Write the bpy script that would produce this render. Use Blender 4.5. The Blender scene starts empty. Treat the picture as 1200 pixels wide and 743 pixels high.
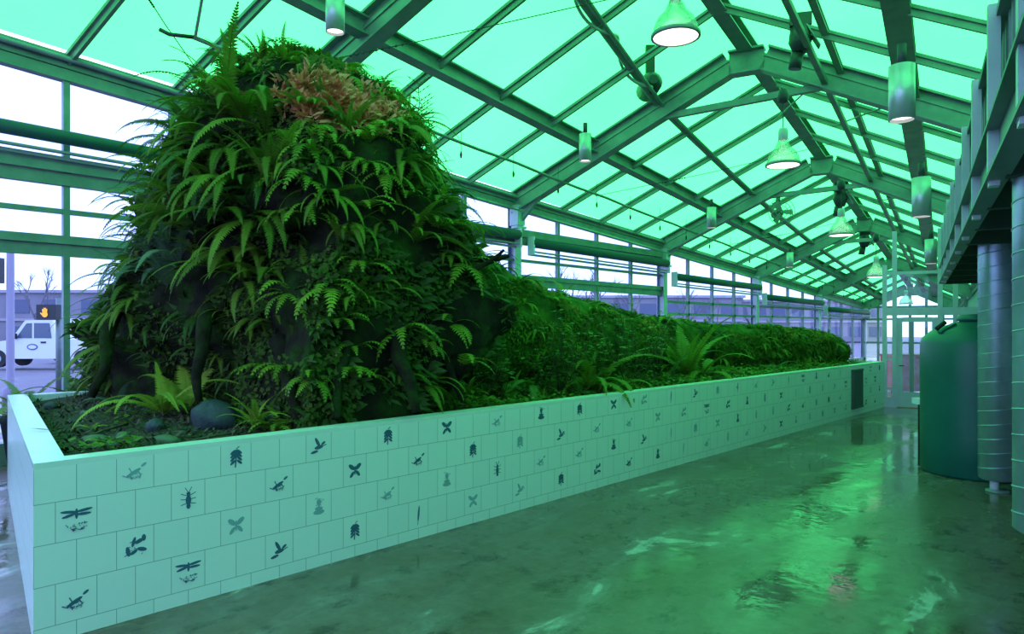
import bpy, math, random
from mathutils import Vector, Matrix, noise
random.seed(7)
R = random.Random(11)
PI = math.pi
col = bpy.context.scene.collection
V = Vector

# ------------------------------------------------------------------ materials
def mat(name, c, rough=0.6, metal=0.0, spec=0.5, em=None, ems=0.0):
    m = bpy.data.materials.new(name); m.use_nodes = True
    b = m.node_tree.nodes['Principled BSDF']
    b.inputs['Base Color'].default_value = (*c, 1)
    b.inputs['Roughness'].default_value = rough
    b.inputs['Metallic'].default_value = metal
    b.inputs['Specular IOR Level'].default_value = spec
    if em:
        b.inputs['Emission Color'].default_value = (*em, 1)
        b.inputs['Emission Strength'].default_value = ems
    return m

def nd(nt, kind, **kw):
    n = nt.nodes.new(kind)
    for k, v in kw.items():
        if k in n.inputs: n.inputs[k].default_value = v
        else: setattr(n, k, v)
    return n

def ramp(nt, fac, stops):
    r = nt.nodes.new('ShaderNodeValToRGB')
    e = r.color_ramp.elements
    while len(e) < len(stops): e.new(0.5)
    for i, (p, c) in enumerate(stops):
        e[i].position = p; e[i].color = (*c, 1)
    nt.links.new(fac, r.inputs[0])
    return r.outputs[0]

def noise_mat(name, stops, scale, rough=0.8, bump=0.0, detail=6, spec=0.4, metal=0.0, stretch=(1, 1, 1), rrange=None, bscale=None):
    m = mat(name, (0.5, 0.5, 0.5), rough, metal, spec); nt = m.node_tree; b = nt.nodes['Principled BSDF']
    tc = nt.nodes.new('ShaderNodeTexCoord'); mp = nt.nodes.new('ShaderNodeMapping')
    mp.inputs['Scale'].default_value = stretch
    nt.links.new(tc.outputs['Object'], mp.inputs[0])
    n = nd(nt, 'ShaderNodeTexNoise', Scale=scale, Detail=detail, Roughness=0.6)
    nt.links.new(mp.outputs[0], n.inputs['Vector'])
    nt.links.new(ramp(nt, n.outputs[0], stops), b.inputs['Base Color'])
    if rrange:
        mr = nt.nodes.new('ShaderNodeMapRange')
        mr.inputs['To Min'].default_value, mr.inputs['To Max'].default_value = rrange
        mr.inputs['From Min'].default_value = .3; mr.inputs['From Max'].default_value = .7
        nt.links.new(n.outputs[0], mr.inputs[0]); nt.links.new(mr.outputs[0], b.inputs['Roughness'])
    if bump:
        n2 = nd(nt, 'ShaderNodeTexNoise', Scale=bscale or scale * 3, Detail=5.0)
        nt.links.new(mp.outputs[0], n2.inputs['Vector'])
        bp = nd(nt, 'ShaderNodeBump', Strength=bump, Distance=0.05)
        nt.links.new(n2.outputs[0], bp.inputs['Height']); nt.links.new(bp.outputs[0], b.inputs['Normal'])
    return m

def leaf_mat(name, c1, c2, transl=0.35, rough=0.55, back=None):
    m = bpy.data.materials.new(name); m.use_nodes = True; nt = m.node_tree
    b = nt.nodes['Principled BSDF']; out = nt.nodes['Material Output']
    oi = nt.nodes.new('ShaderNodeObjectInfo')
    tc = nt.nodes.new('ShaderNodeTexCoord')
    n = nd(nt, 'ShaderNodeTexNoise', Scale=3.0, Detail=2.0)
    nt.links.new(tc.outputs['Object'], n.inputs['Vector'])
    ad = nd(nt, 'ShaderNodeMath', operation='ADD'); nt.links.new(oi.outputs['Random'], ad.inputs[0]); nt.links.new(n.outputs[0], ad.inputs[1])
    ml = nd(nt, 'ShaderNodeMath', operation='MULTIPLY'); ml.inputs[1].default_value = .5; nt.links.new(ad.outputs[0], ml.inputs[0])
    c = ramp(nt, ml.outputs[0], [(0.15, c1), (0.85, c2)])
    nt.links.new(c, b.inputs['Base Color']); b.inputs['Roughness'].default_value = rough
    b.inputs['Specular IOR Level'].default_value = .3
    tr = nt.nodes.new('ShaderNodeBsdfTranslucent'); nt.links.new(c, tr.inputs[0])
    mx = nt.nodes.new('ShaderNodeMixShader'); mx.inputs[0].default_value = transl
    nt.links.new(b.outputs[0], mx.inputs[1]); nt.links.new(tr.outputs[0], mx.inputs[2]); nt.links.new(mx.outputs[0], out.inputs[0])
    return m

def glass_mat(name, c, gl=0.05, rough=0.05, noise_s=None, c2=None):
    m = bpy.data.materials.new(name); m.use_nodes = True; nt = m.node_tree
    for n in list(nt.nodes):
        if n.type == 'BSDF_PRINCIPLED': nt.nodes.remove(n)
    out = nt.nodes['Material Output']
    t = nt.nodes.new('ShaderNodeBsdfTransparent'); t.inputs[0].default_value = (*c, 1)
    g = nt.nodes.new('ShaderNodeBsdfGlossy'); g.inputs['Roughness'].default_value = rough
    g.inputs['Color'].default_value = (.9, .95, .95, 1)
    mx = nt.nodes.new('ShaderNodeMixShader'); mx.inputs[0].default_value = gl
    if noise_s:
        tc = nt.nodes.new('ShaderNodeTexCoord')
        n = nd(nt, 'ShaderNodeTexNoise', Scale=noise_s, Detail=3.0)
        nt.links.new(tc.outputs['Object'], n.inputs['Vector'])
        nt.links.new(ramp(nt, n.outputs[0], [(.3, c), (.7, c2)]), t.inputs[0])
    nt.links.new(t.outputs[0], mx.inputs[1]); nt.links.new(g.outputs[0], mx.inputs[2]); nt.links.new(mx.outputs[0], out.inputs[0])
    return m

M = {}
M['metal'] = noise_mat('galvanised_frame', [(.3, (.17, .24, .22)), (.7, (.27, .34, .32))], 3, .45, metal=.25)
M['metal_light'] = noise_mat('aluminium_frame', [(.3, (.42, .50, .52)), (.7, (.55, .60, .62))], 4, .4, metal=.2)
M['dark'] = mat('dark_metal', (.03, .04, .045), .4)
M['cable'] = mat('dark_cable', (.03, .05, .05), .6)
M['green_tube'] = mat('shade_fabric_green', (.02, .09, .085), .55)
M['white_metal'] = mat('white_metal', (.7, .72, .78), .4)
M['glow'] = mat('lamp_glow', (1, 1, 1), .5, em=(1, .88, .88), ems=2.2)
M['reflector'] = glass_mat('frosted_lamp_glass', (.72, .86, .80), .22, .3)
M['cyl'] = mat('brushed_cylinder', (.55, .62, .62), .35, .5)
M['roof_glass'] = glass_mat('green_roof_glass', (.115, .93, .215), .03, .1, .35, (.145, .98, .25))
M['clear_door'] = glass_mat('door_glass', (.88, .90, .98), .05, .03)
M['clear'] = glass_mat('clear_glass', (.62, .57, 1.0), .05, .03)  # violet-blue pane tint: blue of the window light put into the glass colour
M['bark'] = noise_mat('root_bark', [(.30, (.006, .005, .004)), (.48, (.022, .018, .01)), (.6, (.02, .045, .008)), (.8, (.05, .11, .015))], 2.6, .95, 1.0, 8, spec=.15)
M['moss_log'] = noise_mat('mossy_trunk', [(.30, (.008, .012, .004)), (.45, (.03, .07, .01)), (.6, (.07, .15, .02)), (.78, (.16, .14, .03))], 2.2, .95, 1.0, 8, spec=.15)
M['soil'] = noise_mat('soil_litter', [(.3, (.025, .022, .018)), (.5, (.07, .06, .045)), (.62, (.05, .09, .03)), (.8, (.17, .14, .11))], 9, .95, .8, 8, spec=.2)
M['fern'] = leaf_mat('fern_leaf', (.065, .125, .012), (.24, .34, .035))
M['fern_dark'] = leaf_mat('fern_leaf_shaded_kind', (.035, .08, .016), (.11, .20, .035))  # deeper green leaf tone, mixed in among the other ferns
M['fern_bright'] = leaf_mat('fern_leaf_young', (.26, .38, .04), (.45, .52, .07), .4)
M['grey_fern'] = leaf_mat('fern_leaf_bluish', (.10, .16, .10), (.24, .30, .20))
M['licorice'] = leaf_mat('licorice_fern_leaf', (.09, .18, .015), (.30, .42, .04), .35)
M['clover'] = leaf_mat('groundcover_leaf', (.06, .14, .02), (.18, .28, .04), .3)
M['mosstuft'] = leaf_mat('moss_tuft', (.025, .065, .008), (.12, .18, .018), .2, .8)
M['mosstrunk'] = leaf_mat('trunk_moss_tuft', (.075, .15, .012), (.30, .36, .04), .3, .8)
M['mossgold'] = leaf_mat('moss_golden', (.20, .17, .015), (.50, .28, .05), .2, .8)
M['rust'] = leaf_mat('root_fibre', (.30, .08, .04), (.95, .38, .20), .1, .8)
M['stem'] = mat('frond_stem', (.06, .08, .02), .7)
M['twig'] = noise_mat('dead_twig', [(.3, (.05, .035, .02)), (.7, (.16, .12, .08))], 20, .9)
M['rock'] = noise_mat('river_rock', [(.3, (.025, .035, .045)), (.7, (.06, .08, .09))], 8, .75, .3)
M['rockg'] = noise_mat('mossy_rock', [(.3, (.06, .10, .06)), (.7, (.14, .18, .12))], 9, .85, .3)
M['print'] = mat('blue_print_ink', (.05, .13, .22), .4)
M['print_soft'] = mat('pale_blue_print_ink', (.26, .42, .48), .4)
M['tank'] = noise_mat('green_tank_plastic', [(.3, (.010, .10, .085)), (.7, (.013, .125, .105))], 2, .38)
M['black'] = mat('black_rubber', (.01, .01, .012), .6)
M['duct'] = noise_mat('galvanised_duct', [(.35, (.32, .42, .48)), (.65, (.46, .56, .62))], 3, .35, metal=.7)
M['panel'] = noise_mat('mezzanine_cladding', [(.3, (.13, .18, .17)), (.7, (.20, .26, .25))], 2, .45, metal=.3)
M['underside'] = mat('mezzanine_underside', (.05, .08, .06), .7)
M['wallpaint'] = mat('pale_wall_paint', (.45, .52, .52), .7)
M['vent'] = mat('vent_grille', (.10, .13, .14), .5)
M['red'] = noise_mat('red_plastic', [(.3, (.80, .10, .14)), (.7, (.9, .22, .25))], 3, .6)
M['truck'] = mat('white_truck_paint', (.80, .86, .78), .3)
M['truck_glass'] = mat('truck_window', (.10, .14, .2), .1)
M['rubber'] = mat('tyre_rubber', (.02, .02, .025), .7)
M['logo'] = mat('door_emblem_blue', (.10, .14, .35), .4)
M['signal'] = mat('orange_signal', (1, .5, .05), .5, em=(1, .42, .02), ems=1.3)
M['bldg'] = noise_mat('lavender_building', [(.3, (.22, .21, .25)), (.7, (.28, .27, .31))], .3, .8)
M['bldg2'] = mat('pale_building_trim', (.38, .37, .40), .8)
M['bwin'] = mat('building_window', (.10, .12, .2), .3)
M['road'] = noise_mat('asphalt', [(.3, (.17, .16, .19)), (.7, (.22, .21, .24))], .5, .8)
M['tree'] = mat('bare_branch', (.16, .15, .18), .9)
M['pole'] = mat('lavender_pole', (.30, .28, .36), .5)

def floor_mat():
    m = mat('wet_concrete', (.2, .2, .2), .3); nt = m.node_tree; b = nt.nodes['Principled BSDF']; L = nt.links.new
    tc = nt.nodes.new('ShaderNodeTexCoord'); mp = nt.nodes.new('ShaderNodeMapping'); mp.inputs['Scale'].default_value = (1.3, .55, 1)
    L(tc.outputs['Object'], mp.inputs[0])
    n1 = nd(nt, 'ShaderNodeTexNoise', Scale=1.1, Detail=7.0, Roughness=.6, Distortion=.6); L(mp.outputs[0], n1.inputs['Vector'])
    base = ramp(nt, n1.outputs[0], [(.30, (.13, .085, .06)), (.44, (.17, .115, .10)), (.58, (.19, .14, .135)), (.625, (.24, .19, .19)), (.655, (.46, .43, .42))])
    n2 = nd(nt, 'ShaderNodeTexNoise', Scale=9.0, Detail=6.0, Roughness=.65); L(tc.outputs['Object'], n2.inputs['Vector'])
    c2 = ramp(nt, n2.outputs[0], [(.3, (.72, .72, .72)), (.7, (1.12, 1.12, 1.12))])
    mx = nd(nt, 'ShaderNodeMixRGB', blend_type='MULTIPLY'); mx.inputs[0].default_value = 1
    L(base, mx.inputs[1]); L(c2, mx.inputs[2])
    n5 = nd(nt, 'ShaderNodeTexNoise', Scale=2.4, Detail=9.0, Roughness=.75); mp5 = nt.nodes.new('ShaderNodeMapping'); mp5.inputs['Scale'].default_value = (1.6, 1.0, 1); L(tc.outputs['Object'], mp5.inputs[0]); L(mp5.outputs[0], n5.inputs['Vector'])
    c5 = ramp(nt, n5.outputs[0], [(.36, (.42, .45, .42)), (.47, (1, 1, 1)), (.60, (1.0, 1.0, 1.0)), (.70, (1.25, 1.25, 1.25))])
    m5 = nd(nt, 'ShaderNodeMixRGB', blend_type='MULTIPLY'); m5.inputs[0].default_value = 1
    L(mx.outputs[0], m5.inputs[1]); L(c5, m5.inputs[2]); L(m5.outputs[0], b.inputs['Base Color'])
    n3 = nd(nt, 'ShaderNodeTexNoise', Scale=.75, Detail=4.0, Distortion=.4); L(mp.outputs[0], n3.inputs['Vector'])
    mr = nt.nodes.new('ShaderNodeMapRange'); mr.inputs['From Min'].default_value = .42; mr.inputs['From Max'].default_value = .58
    mr.inputs['To Min'].default_value = .03; mr.inputs['To Max'].default_value = .30
    L(n3.outputs[0], mr.inputs[0]); L(mr.outputs[0], b.inputs['Roughness'])
    n4 = nd(nt, 'ShaderNodeTexNoise', Scale=5.0, Detail=4.0); L(tc.outputs['Object'], n4.inputs['Vector'])
    bp = nd(nt, 'ShaderNodeBump', Strength=.12, Distance=.03); L(n4.outputs[0], bp.inputs['Height']); L(bp.outputs[0], b.inputs['Normal'])
    b.inputs['Specular IOR Level'].default_value = .33
    return m
M['floor'] = floor_mat()

TW, TH, TOP = .225, .249, 1.09
def tile_mat(name, axis, u0):
    m = mat(name, (.7, .8, .8), .3); nt = m.node_tree; b = nt.nodes['Principled BSDF']; L = nt.links.new
    tc = nt.nodes.new('ShaderNodeTexCoord'); sp = nt.nodes.new('ShaderNodeSeparateXYZ'); L(tc.outputs['Object'], sp.inputs[0])
    a = nd(nt, 'ShaderNodeMath', operation='ADD'); a.inputs[1].default_value = u0; L(sp.outputs[axis], a.inputs[0])
    z = nd(nt, 'ShaderNodeMath', operation='ADD'); z.inputs[1].default_value = 5 * TH - TOP; L(sp.outputs[2], z.inputs[0])
    cb = nt.nodes.new('ShaderNodeCombineXYZ'); L(a.outputs[0], cb.inputs[0]); L(z.outputs[0], cb.inputs[1])
    br = nt.nodes.new('ShaderNodeTexBrick'); L(cb.outputs[0], br.inputs['Vector'])
    br.inputs['Scale'].default_value = 1; br.inputs['Brick Width'].default_value = TW; br.inputs['Row Height'].default_value = TH
    br.inputs['Mortar Size'].default_value = .0022; br.inputs['Mortar Smooth'].default_value = .2
    br.inputs['Color1'].default_value = (.78, .86, .86, 1); br.inputs['Color2'].default_value = (.82, .89, .88, 1)
    br.inputs['Mortar'].default_value = (.27, .36, .36, 1); br.offset = .5
    L(br.outputs[0], b.inputs['Base Color'])
    return m
M['tile_face'] = tile_mat('glazed_tile_long_side', 1, -1.08 + TW / 2)
M['tile_end'] = tile_mat('glazed_tile_short_side', 0, 4.9 + TW / 2)
M['coping'] = noise_mat('glazed_coping', [(.3, (.74, .82, .82)), (.7, (.82, .88, .88))], 4, .25)

# ------------------------------------------------------------------ mesh builder
class MB:
    def __init__(s): s.v = []; s.f = []; s.sm = []
    def add(s, vs, fs, smooth=False):
        n = len(s.v); s.v += [tuple(v) for v in vs]; s.f += [tuple(i + n for i in f) for f in fs]; s.sm += [smooth] * len(fs)
        return s
    def box(s, c, d, rz=0):
        cx, cy, cz = c; dx, dy, dz = d[0] / 2, d[1] / 2, d[2] / 2; vs = []
        ca, sa = math.cos(rz), math.sin(rz)
        for x in (-dx, dx):
            for y in (-dy, dy):
                for z in (-dz, dz): vs.append((cx + x * ca - y * sa, cy + x * sa + y * ca, cz + z))
        return s.add(vs, [(0, 1, 3, 2), (4, 6, 7, 5), (0, 4, 5, 1), (2, 3, 7, 6), (0, 2, 6, 4), (1, 5, 7, 3)])
    def beam(s, p, q, w, h, up=(0, 0, 1)):
        p, q = V(p), V(q); d = (q - p).normalized(); u = V(up); r = d.cross(u).normalized(); u = r.cross(d)
        vs = []
        for e in (p, q):
            for a in (-w / 2, w / 2):
                for b in (-h / 2, h / 2): vs.append(e + r * a + u * b)
        return s.add(vs, [(0, 1, 3, 2), (4, 6, 7, 5), (0, 4, 5, 1), (2, 3, 7, 6), (0, 2, 6, 4), (1, 5, 7, 3)])
    def ibeam(s, p, q, w, h, t=.025, up=(0, 0, 1)):
        p, q = V(p), V(q); d = (q - p).normalized(); r = d.cross(V(up)).normalized(); u = r.cross(d)
        s.beam(p + u * (h / 2 - t / 2), q + u * (h / 2 - t / 2), w, t, up)
        s.beam(p - u * (h / 2 - t / 2), q - u * (h / 2 - t / 2), w, t, up)
        return s.beam(p, q, t * 1.2, h - 2 * t, up)
    def tube(s, pts, rad, n=8, caps=True):
        pts = [V(p) for p in pts]; rad = rad if isinstance(rad, (list, tuple)) else [rad] * len(pts)
        rings = []; ref = V((0, 0, 1))
        d0 = (pts[1] - pts[0]).normalized()
        if abs(d0.z) > .9: ref = V((1, 0, 0))
        x = d0.cross(ref).normalized()
        vs = []; fs = []
        for i, p in enumerate(pts):
            d = (pts[min(i + 1, len(pts) - 1)] - pts[max(i - 1, 0)]).normalized()
            x = (x - d * x.dot(d)).normalized(); y = d.cross(x)
            for k in range(n):
                a = 2 * PI * k / n; vs.append(p + (x * math.cos(a) + y * math.sin(a)) * rad[i])
        for i in range(len(pts) - 1):
            for k in range(n):
                fs.append((i * n + k, i * n + (k + 1) % n, (i + 1) * n + (k + 1) % n, (i + 1) * n + k))
        s.add(vs, fs, True)
        if caps:
            b = len(s.v) - len(vs)
            s.f += [tuple(b + k for k in reversed(range(n))), tuple(b + (len(pts) - 1) * n + k for k in range(n))]; s.sm += [False, False]
        return s
    def lathe(s, prof, c=(0, 0, 0), n=32, smooth=True):
        vs = []; fs = []
        for (r, z) in prof:
            for k in range(n):
                a = 2 * PI * k / n; vs.append((c[0] + r * math.cos(a), c[1] + r * math.sin(a), c[2] + z))
        for i in range(len(prof) - 1):
            for k in range(n): fs.append((i * n + k, i * n + (k + 1) % n, (i + 1) * n + (k + 1) % n, (i + 1) * n + k))
        return s.add(vs, fs, smooth)
    def prism(s, poly, z0, z1):
        n = len(poly); vs = [(x, y, z0) for x, y in poly] + [(x, y, z1) for x, y in poly]
        fs = [tuple(reversed(range(n))), tuple(range(n, 2 * n))] + [(i, (i + 1) % n, n + (i + 1) % n, n + i) for i in range(n)]
        return s.add(vs, fs)
    def mesh(s, name, m):
        me = bpy.data.meshes.new(name); me.from_pydata(s.v, [], s.f); me.materials.append(m)
        me.polygons.foreach_set('use_smooth', s.sm); me.update()
        return me
    def build(s, name, m, parent=None, loc=None):
        o = bpy.data.objects.new(name, s.mesh(name, m)); col.objects.link(o)
        if parent: o.parent = parent
        if loc is not None: o.location = loc
        return o

def tag(o, label=None, cat=None, group=None, kind=None):
    if label: o['label'] = label
    if cat: o['category'] = cat
    if group: o['group'] = group
    if kind: o['kind'] = kind
    return o
def empty(name, loc=(0, 0, 0), rz=0):
    o = bpy.data.objects.new(name, None); col.objects.link(o); o.location = loc; o.rotation_euler = (0, 0, rz); o.empty_display_size = .1
    return o
def copy_tree(o, parent=None):
    c = o.copy(); col.objects.link(c); c.parent = parent
    for ch in list(o.children): copy_tree(ch, c)
    return c
def struct(o): o['kind'] = 'structure'; return o

EYE = 1.9
# ------------------------------------------------------------------ greenhouse frame: every roof line runs to one far point
S = 1.11
Q = (-10.6, 52.8)
def RP(k, s, h):
    x = -10.6 + .976 * s; y = 11.4 + .216 * s
    return V((S * (Q[0] + k * (x - Q[0])), S * (Q[1] + k * (y - Q[1])), EYE + S * k * h))
def kY(y): return (52.8 - y) / 41.4
SR, SE = 5.07, 10.14
def roofh(s): return 2.9 + .471 * s if s <= SR else 5.29 - .50 * (s - SR)
KT = [kY(-5.4), kY(0), kY(5.4), kY(11.4), kY(17.7), kY(24.0), kY(30.2), kY(36.5)]
XW = S * -10.6

ceiling = struct(empty('ceiling'))
for nm, (s0, s1) in (('glass_panel', (0, SR)), ('glass_panel', (SR, SE))):
    mb = MB()
    mb.add([RP(KT[0], s0, roofh(s0) + .14), RP(KT[0], s1, roofh(s1) + .14), RP(KT[-1], s1, roofh(s1) + .14), RP(KT[-1], s0, roofh(s0) + .14)], [(0, 1, 2, 3)])
    mb.build(nm, M['roof_glass'], ceiling)
for i, k in enumerate(KT):
    o = -.16 / k
    a, r_, e = RP(k, -.05, roofh(0) + o), RP(k, SR, roofh(SR) + o), RP(k, SE, roofh(SE) + o)
    mb = MB(); kn = .32
    ka, kb = RP(k, SR - kn, roofh(SR - kn) + o), RP(k, SR + kn, roofh(SR + kn) + o)
    top = (ka + kb) / 2
    mb.ibeam(a, ka, .30, .50, .04); mb.ibeam(ka, kb, .30, .50, .04); mb.ibeam(kb, e, .30, .50, .04)
    for p, q in ((a, ka), (kb, e)):
        mb.beam(p + V((0, 0, .08)), q + V((0, 0, .08)), .10, .05)
    mb.build('rafter', M['metal'], ceiling)
    c = MB(); hh = roofh(3.55) + o - .18
    c.beam(RP(k, 3.4, hh - .05), RP(k, 6.45, hh + .05), .12, .13); c.build('collar_beam', M['metal'], ceiling)
    if 1 <= i < 7:
        kn = MB(); kn.beam(RP(k, -.02, roofh(0) - .75), RP(k, .75, roofh(.75) + o - .1), .10, .12); kn.build('knee_brace', M['metal'], ceiling)
# glazing bars
for i in range(len(KT) - 1):
    for j in range(1, 4):
        y0, y1 = 52.8 - 41.4 * KT[i], 52.8 - 41.4 * KT[i + 1]
        k = kY(y0 + (y1 - y0) * j / 4)
        for s0, s1 in ((0, SR), (SR, SE)):
            mb = MB(); p, q = RP(k, s0, roofh(s0) + .02), RP(k, s1, roofh(s1) + .02)
            mb.beam(p, q, .13, .05); mb.beam(p - V((0, 0, .07)), q - V((0, 0, .07)), .055, .12)
            mb.build('glazing_bar', M['metal'], ceiling)
def long_i(s, dh, w, h, nm='purlin', k0=KT[0], k1=KT[-1], m='metal'):
    mb = MB(); mb.ibeam(RP(k0, s, roofh(s) + dh), RP(k1, s, roofh(s) + dh), w, h, .03); mb.build(nm, M[m], ceiling)
long_i(1.97, -.05, .26, .30)
long_i(7.7, -.05, .36, .24)
long_i(SR, -.02, .30, .26, 'ridge_beam')
long_i(6.67, .0, .12, .12)
mb = MB(); mb.beam(RP(KT[0], 6.42, roofh(6.42) - .28), RP(KT[-1], 6.42, roofh(6.42) - .28), .10, .10); mb.build('purlin', M['metal'], ceiling)
# thin diagonal braces under the ridge
for i in range(1, 6):
    for s0, s1 in ((6.35, 4.6), (7.6, 6.0)):
        mb = MB(); mb.tube([RP(KT[i], s0, roofh(s0) - .2), RP(KT[i + 1] * .5 + KT[i] * .5, s1, roofh(s1) - .1)], .018, 6); mb.build('brace_rod', M['metal'], ceiling)
# gutter / eave beam, left and right
for s, nm in ((0, 'eave_beam'), (SE, 'eave_beam')):
    mb = MB(); a, b = RP(KT[0], s, roofh(s)), RP(KT[-1], s, roofh(s)); z = V((0, 0, 1))
    mb.beam(a + z * .05, b + z * .05, .30, .07); mb.beam(a - z * .06, b - z * .06, .20, .10); mb.beam(a - z * .20, b - z * .20, .16, .16)
    mb.tube([a + V((.2 if s == 0 else -.2, 0, .0)), b + V((.1 if s == 0 else -.1, 0, .0))], .04, 8)
    mb.build(nm, M['metal'], ceiling)

# ------------------------------------------------------------------ left glass wall
wl = struct(empty('wall_left'))
def wallY(k): return RP(k, 0, 0).y
def eave(y): 
    k = (52.8 - y / S) / 41.4; return EYE + S * k * 2.9
colY = [wallY(k) for k in KT]
mb = MB(); mb.add([(XW - .02, colY[0], 0), (XW - .02, colY[-1], 0), (XW - .02, colY[-1], eave(colY[-1])), (XW - .02, colY[0], eave(colY[0]))], [(0, 1, 2, 3)]); mb.build('glass_pane', M['clear'], wl)
for y in colY[:-1] + [colY[-1]]:
    mb = MB(); mb.ibeam((XW + .05, y, 0), (XW + .05, y, eave(y) - .2), .22, .26, .02, up=(1, 0, 0)); mb.build('column', M['metal_light'], wl)
    mb = MB(); mb.box((XW + .14, y, eave(y) - .45), (.28, .26, .5)); mb.box((XW + .2, y, eave(y) - .75), (.2, .34, .06)); mb.build('column_bracket', M['metal_light'], wl)
for i in range(len(colY) - 1):
    for j in range(1, 4):
        y = colY[i] + (colY[i + 1] - colY[i]) * j / 4
        mb = MB(); mb.box((XW, y, eave(y) / 2 - .1), (.10, .085, eave(y) - .2)); mb.build('mullion', M['metal'], wl)
def rail(y0, y1, z0, z1, w, h, nm='transom', m='metal', dx=0):
    mb = MB(); mb.beam((XW + dx, y0, z0), (XW + dx, y1, z1), w, h); mb.build(nm, M[m], wl)
rail(colY[0], colY[4], 3.61, 3.58, .086, .07)
rail(colY[0], colY[4], 3.19, 3.16, .147, .12, dx=.021); rail(colY[0], colY[4], 3.04, 3.01, .088, .17)
rail(colY[0], colY[-1], .15, .15, .2, .3)
rail(colY[4], colY[-1], 2.75, 2.75, .1, .08)
rail(colY[4], colY[-1], 2.35, 2.35, .1, .08)
# horizontal box rails under the eave
for i, z in enumerate((4.27, 4.27, 4.27, 4.27, 3.75, 3.3, 2.95)):
    if i < 4:
        rail(colY[i], colY[i + 1], z - .01, z - .03, .18, .18, 'header_rail', dx=.06); rail(colY[i], colY[i + 1], z - .20, z - .22, .12, .17, 'header_rail', dx=.02)
# window-ledge louvre rails between eave and header (open vent strips)
for i in range(2, 6):
    for q in range(4):
        y0, y1 = colY[i] + .4, colY[i + 1] - .3
        mb = MB(); mb.tube([(XW + .25 + .13 * q, y0, eave(y0) - .32 - .05 * q), (XW + .25 + .13 * q, y1, eave(y1) - .32 - .05 * q)], .016, 6); mb.build('vent_rack_rod', M['metal'], wl)
# rolled shades: one per bay, stepping down with the roof
sz = {1: 4.66, 2: 4.25, 3: 4.02, 4: 3.55, 5: 3.12, 6: 2.78}
names = {2: 'dark green rolled shade high on the left glass wall, beside the tall fern mound',
         3: 'dark green rolled shade between the first two columns past the fern mound',
         4: 'dark green rolled shade in the middle bay above the long log',
         5: 'dark green rolled shade above the far half of the mossy log',
         1: 'rolled shade in the first bay of the left glass wall', 6: 'smallest rolled shade, at the far end of the glass wall'}
for i in range(1, 7):
    z = sz[i]; y0, y1 = colY[i] + .35, colY[i + 1] - .12
    t = empty('rolled_shade', (XW + .3, y0, z)); L_ = y1 - y0; dz = -.08
    MB().tube([(0, 0, 0), (0, L_, dz)], .10 if i == 1 else .12, 14).build('roller', M['green_tube'], t)
    mb = MB(); mb.beam((0, 0, -.22), (0, L_, dz - .22), .10, .03); mb.beam((-.08, 0, -.29), (-.08, L_, dz - .29), .05, .05); mb.build('bottom_rail', M['pole'], t)
    for yy, d in ((0, 0), (L_, dz)): MB().box((0, yy, d - .08), (.2, .05, .46)).build('end_bracket', M['white_metal'], t)
    tag(t, names[i], 'rolled shade', 'rolled shades along the left glass wall')

# ------------------------------------------------------------------ other walls
wr = struct(empty('wall_right')); a, b = RP(KT[0], SE, 0), RP(KT[-1], SE, 0)
mb = MB(); mb.add([(a.x, a.y, 0), (b.x, b.y, 0), (b.x, b.y, RP(KT[-1], SE, roofh(SE)).z), (a.x, a.y, RP(KT[0], SE, roofh(SE)).z)], [(0, 1, 2, 3)]); mb.build('wall_panel', M['wallpaint'], wr)
mb = MB()
for f in (.1, .3, .5, .7, .9):
    p = a.lerp(b, f); mb.box((p.x - .1, p.y, 1.9), (.12, .12, 3.8))
mb.build('wall_stud', M['metal'], wr)
def gable(name, k, m):
    w = struct(empty(name)); mb = MB()
    p0, p1 = RP(k, 0, 0), RP(k, SE, 0); mb.add([(p0.x, p0.y, 0), (p1.x, p1.y, 0), RP(k, SE, roofh(SE)), RP(k, SR, roofh(SR)), RP(k, 0, roofh(0))], [(0, 1, 2, 3, 4)])
    mb.build('glass_pane', m, w)
    for s in [x * SE / 6 for x in range(7)]:
        p = RP(k, s, roofh(s)); q = RP(k, s, 0); MB().beam((q.x, q.y, 0), p, .09, .12, up=(1, 0, 0)).build('mullion', M['metal'], w)
    for z in (1.1, 2.35, 3.0): 
        if z < RP(k, 0, roofh(0)).z: MB().beam((p0.x, p0.y, z), (p1.x, p1.y, z), .1, .1).build('transom', M['metal'], w)
gable('wall_far', KT[-1], M['clear_door']); gable('wall_near', KT[0], M['clear'])

# glazed partition with the door behind the planter's far end
def cam_pt(px, t, z=0.0):   # surveyed bearings: px across the view, t metres ahead
    r = (px - 600) / 814; return V((t * (-.682 + .731 * r), t * (.731 + .682 * r), z))
TD = 16.5; ux = V((.9763, .2164, 0))          # partition runs square to the building axis
def onpart(px):
    o = cam_pt(1060, TD); r = (px - 600) / 814; d = V((-.682 + .731 * r, .731 + .682 * r, 0))
    # intersect camera ray with partition line
    det = d.x * (-ux.y) + ux.x * d.y; t = (o.x * (-ux.y) + ux.x * o.y) / det
    return d * t
wp = struct(empty('wall_partition'))
pa, pb = onpart(1037), onpart(1150)
for px, h in ((1037, 3.4), (1048.5, 4.2), (1102, 4.2), (1120, 3.2), (1150, 3.2)):
    p = onpart(px); MB().box((p.x, p.y, h / 2), (.10, .12, h), .218).build('mullion', M['metal_light'], wp)
for z, h in ((2.28, .18), (3.2, .07)):
    MB().beam((pa.x, pa.y, z), (pb.x, pb.y, z), .10, h).build('transom', M['metal_light'], wp)
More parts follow.
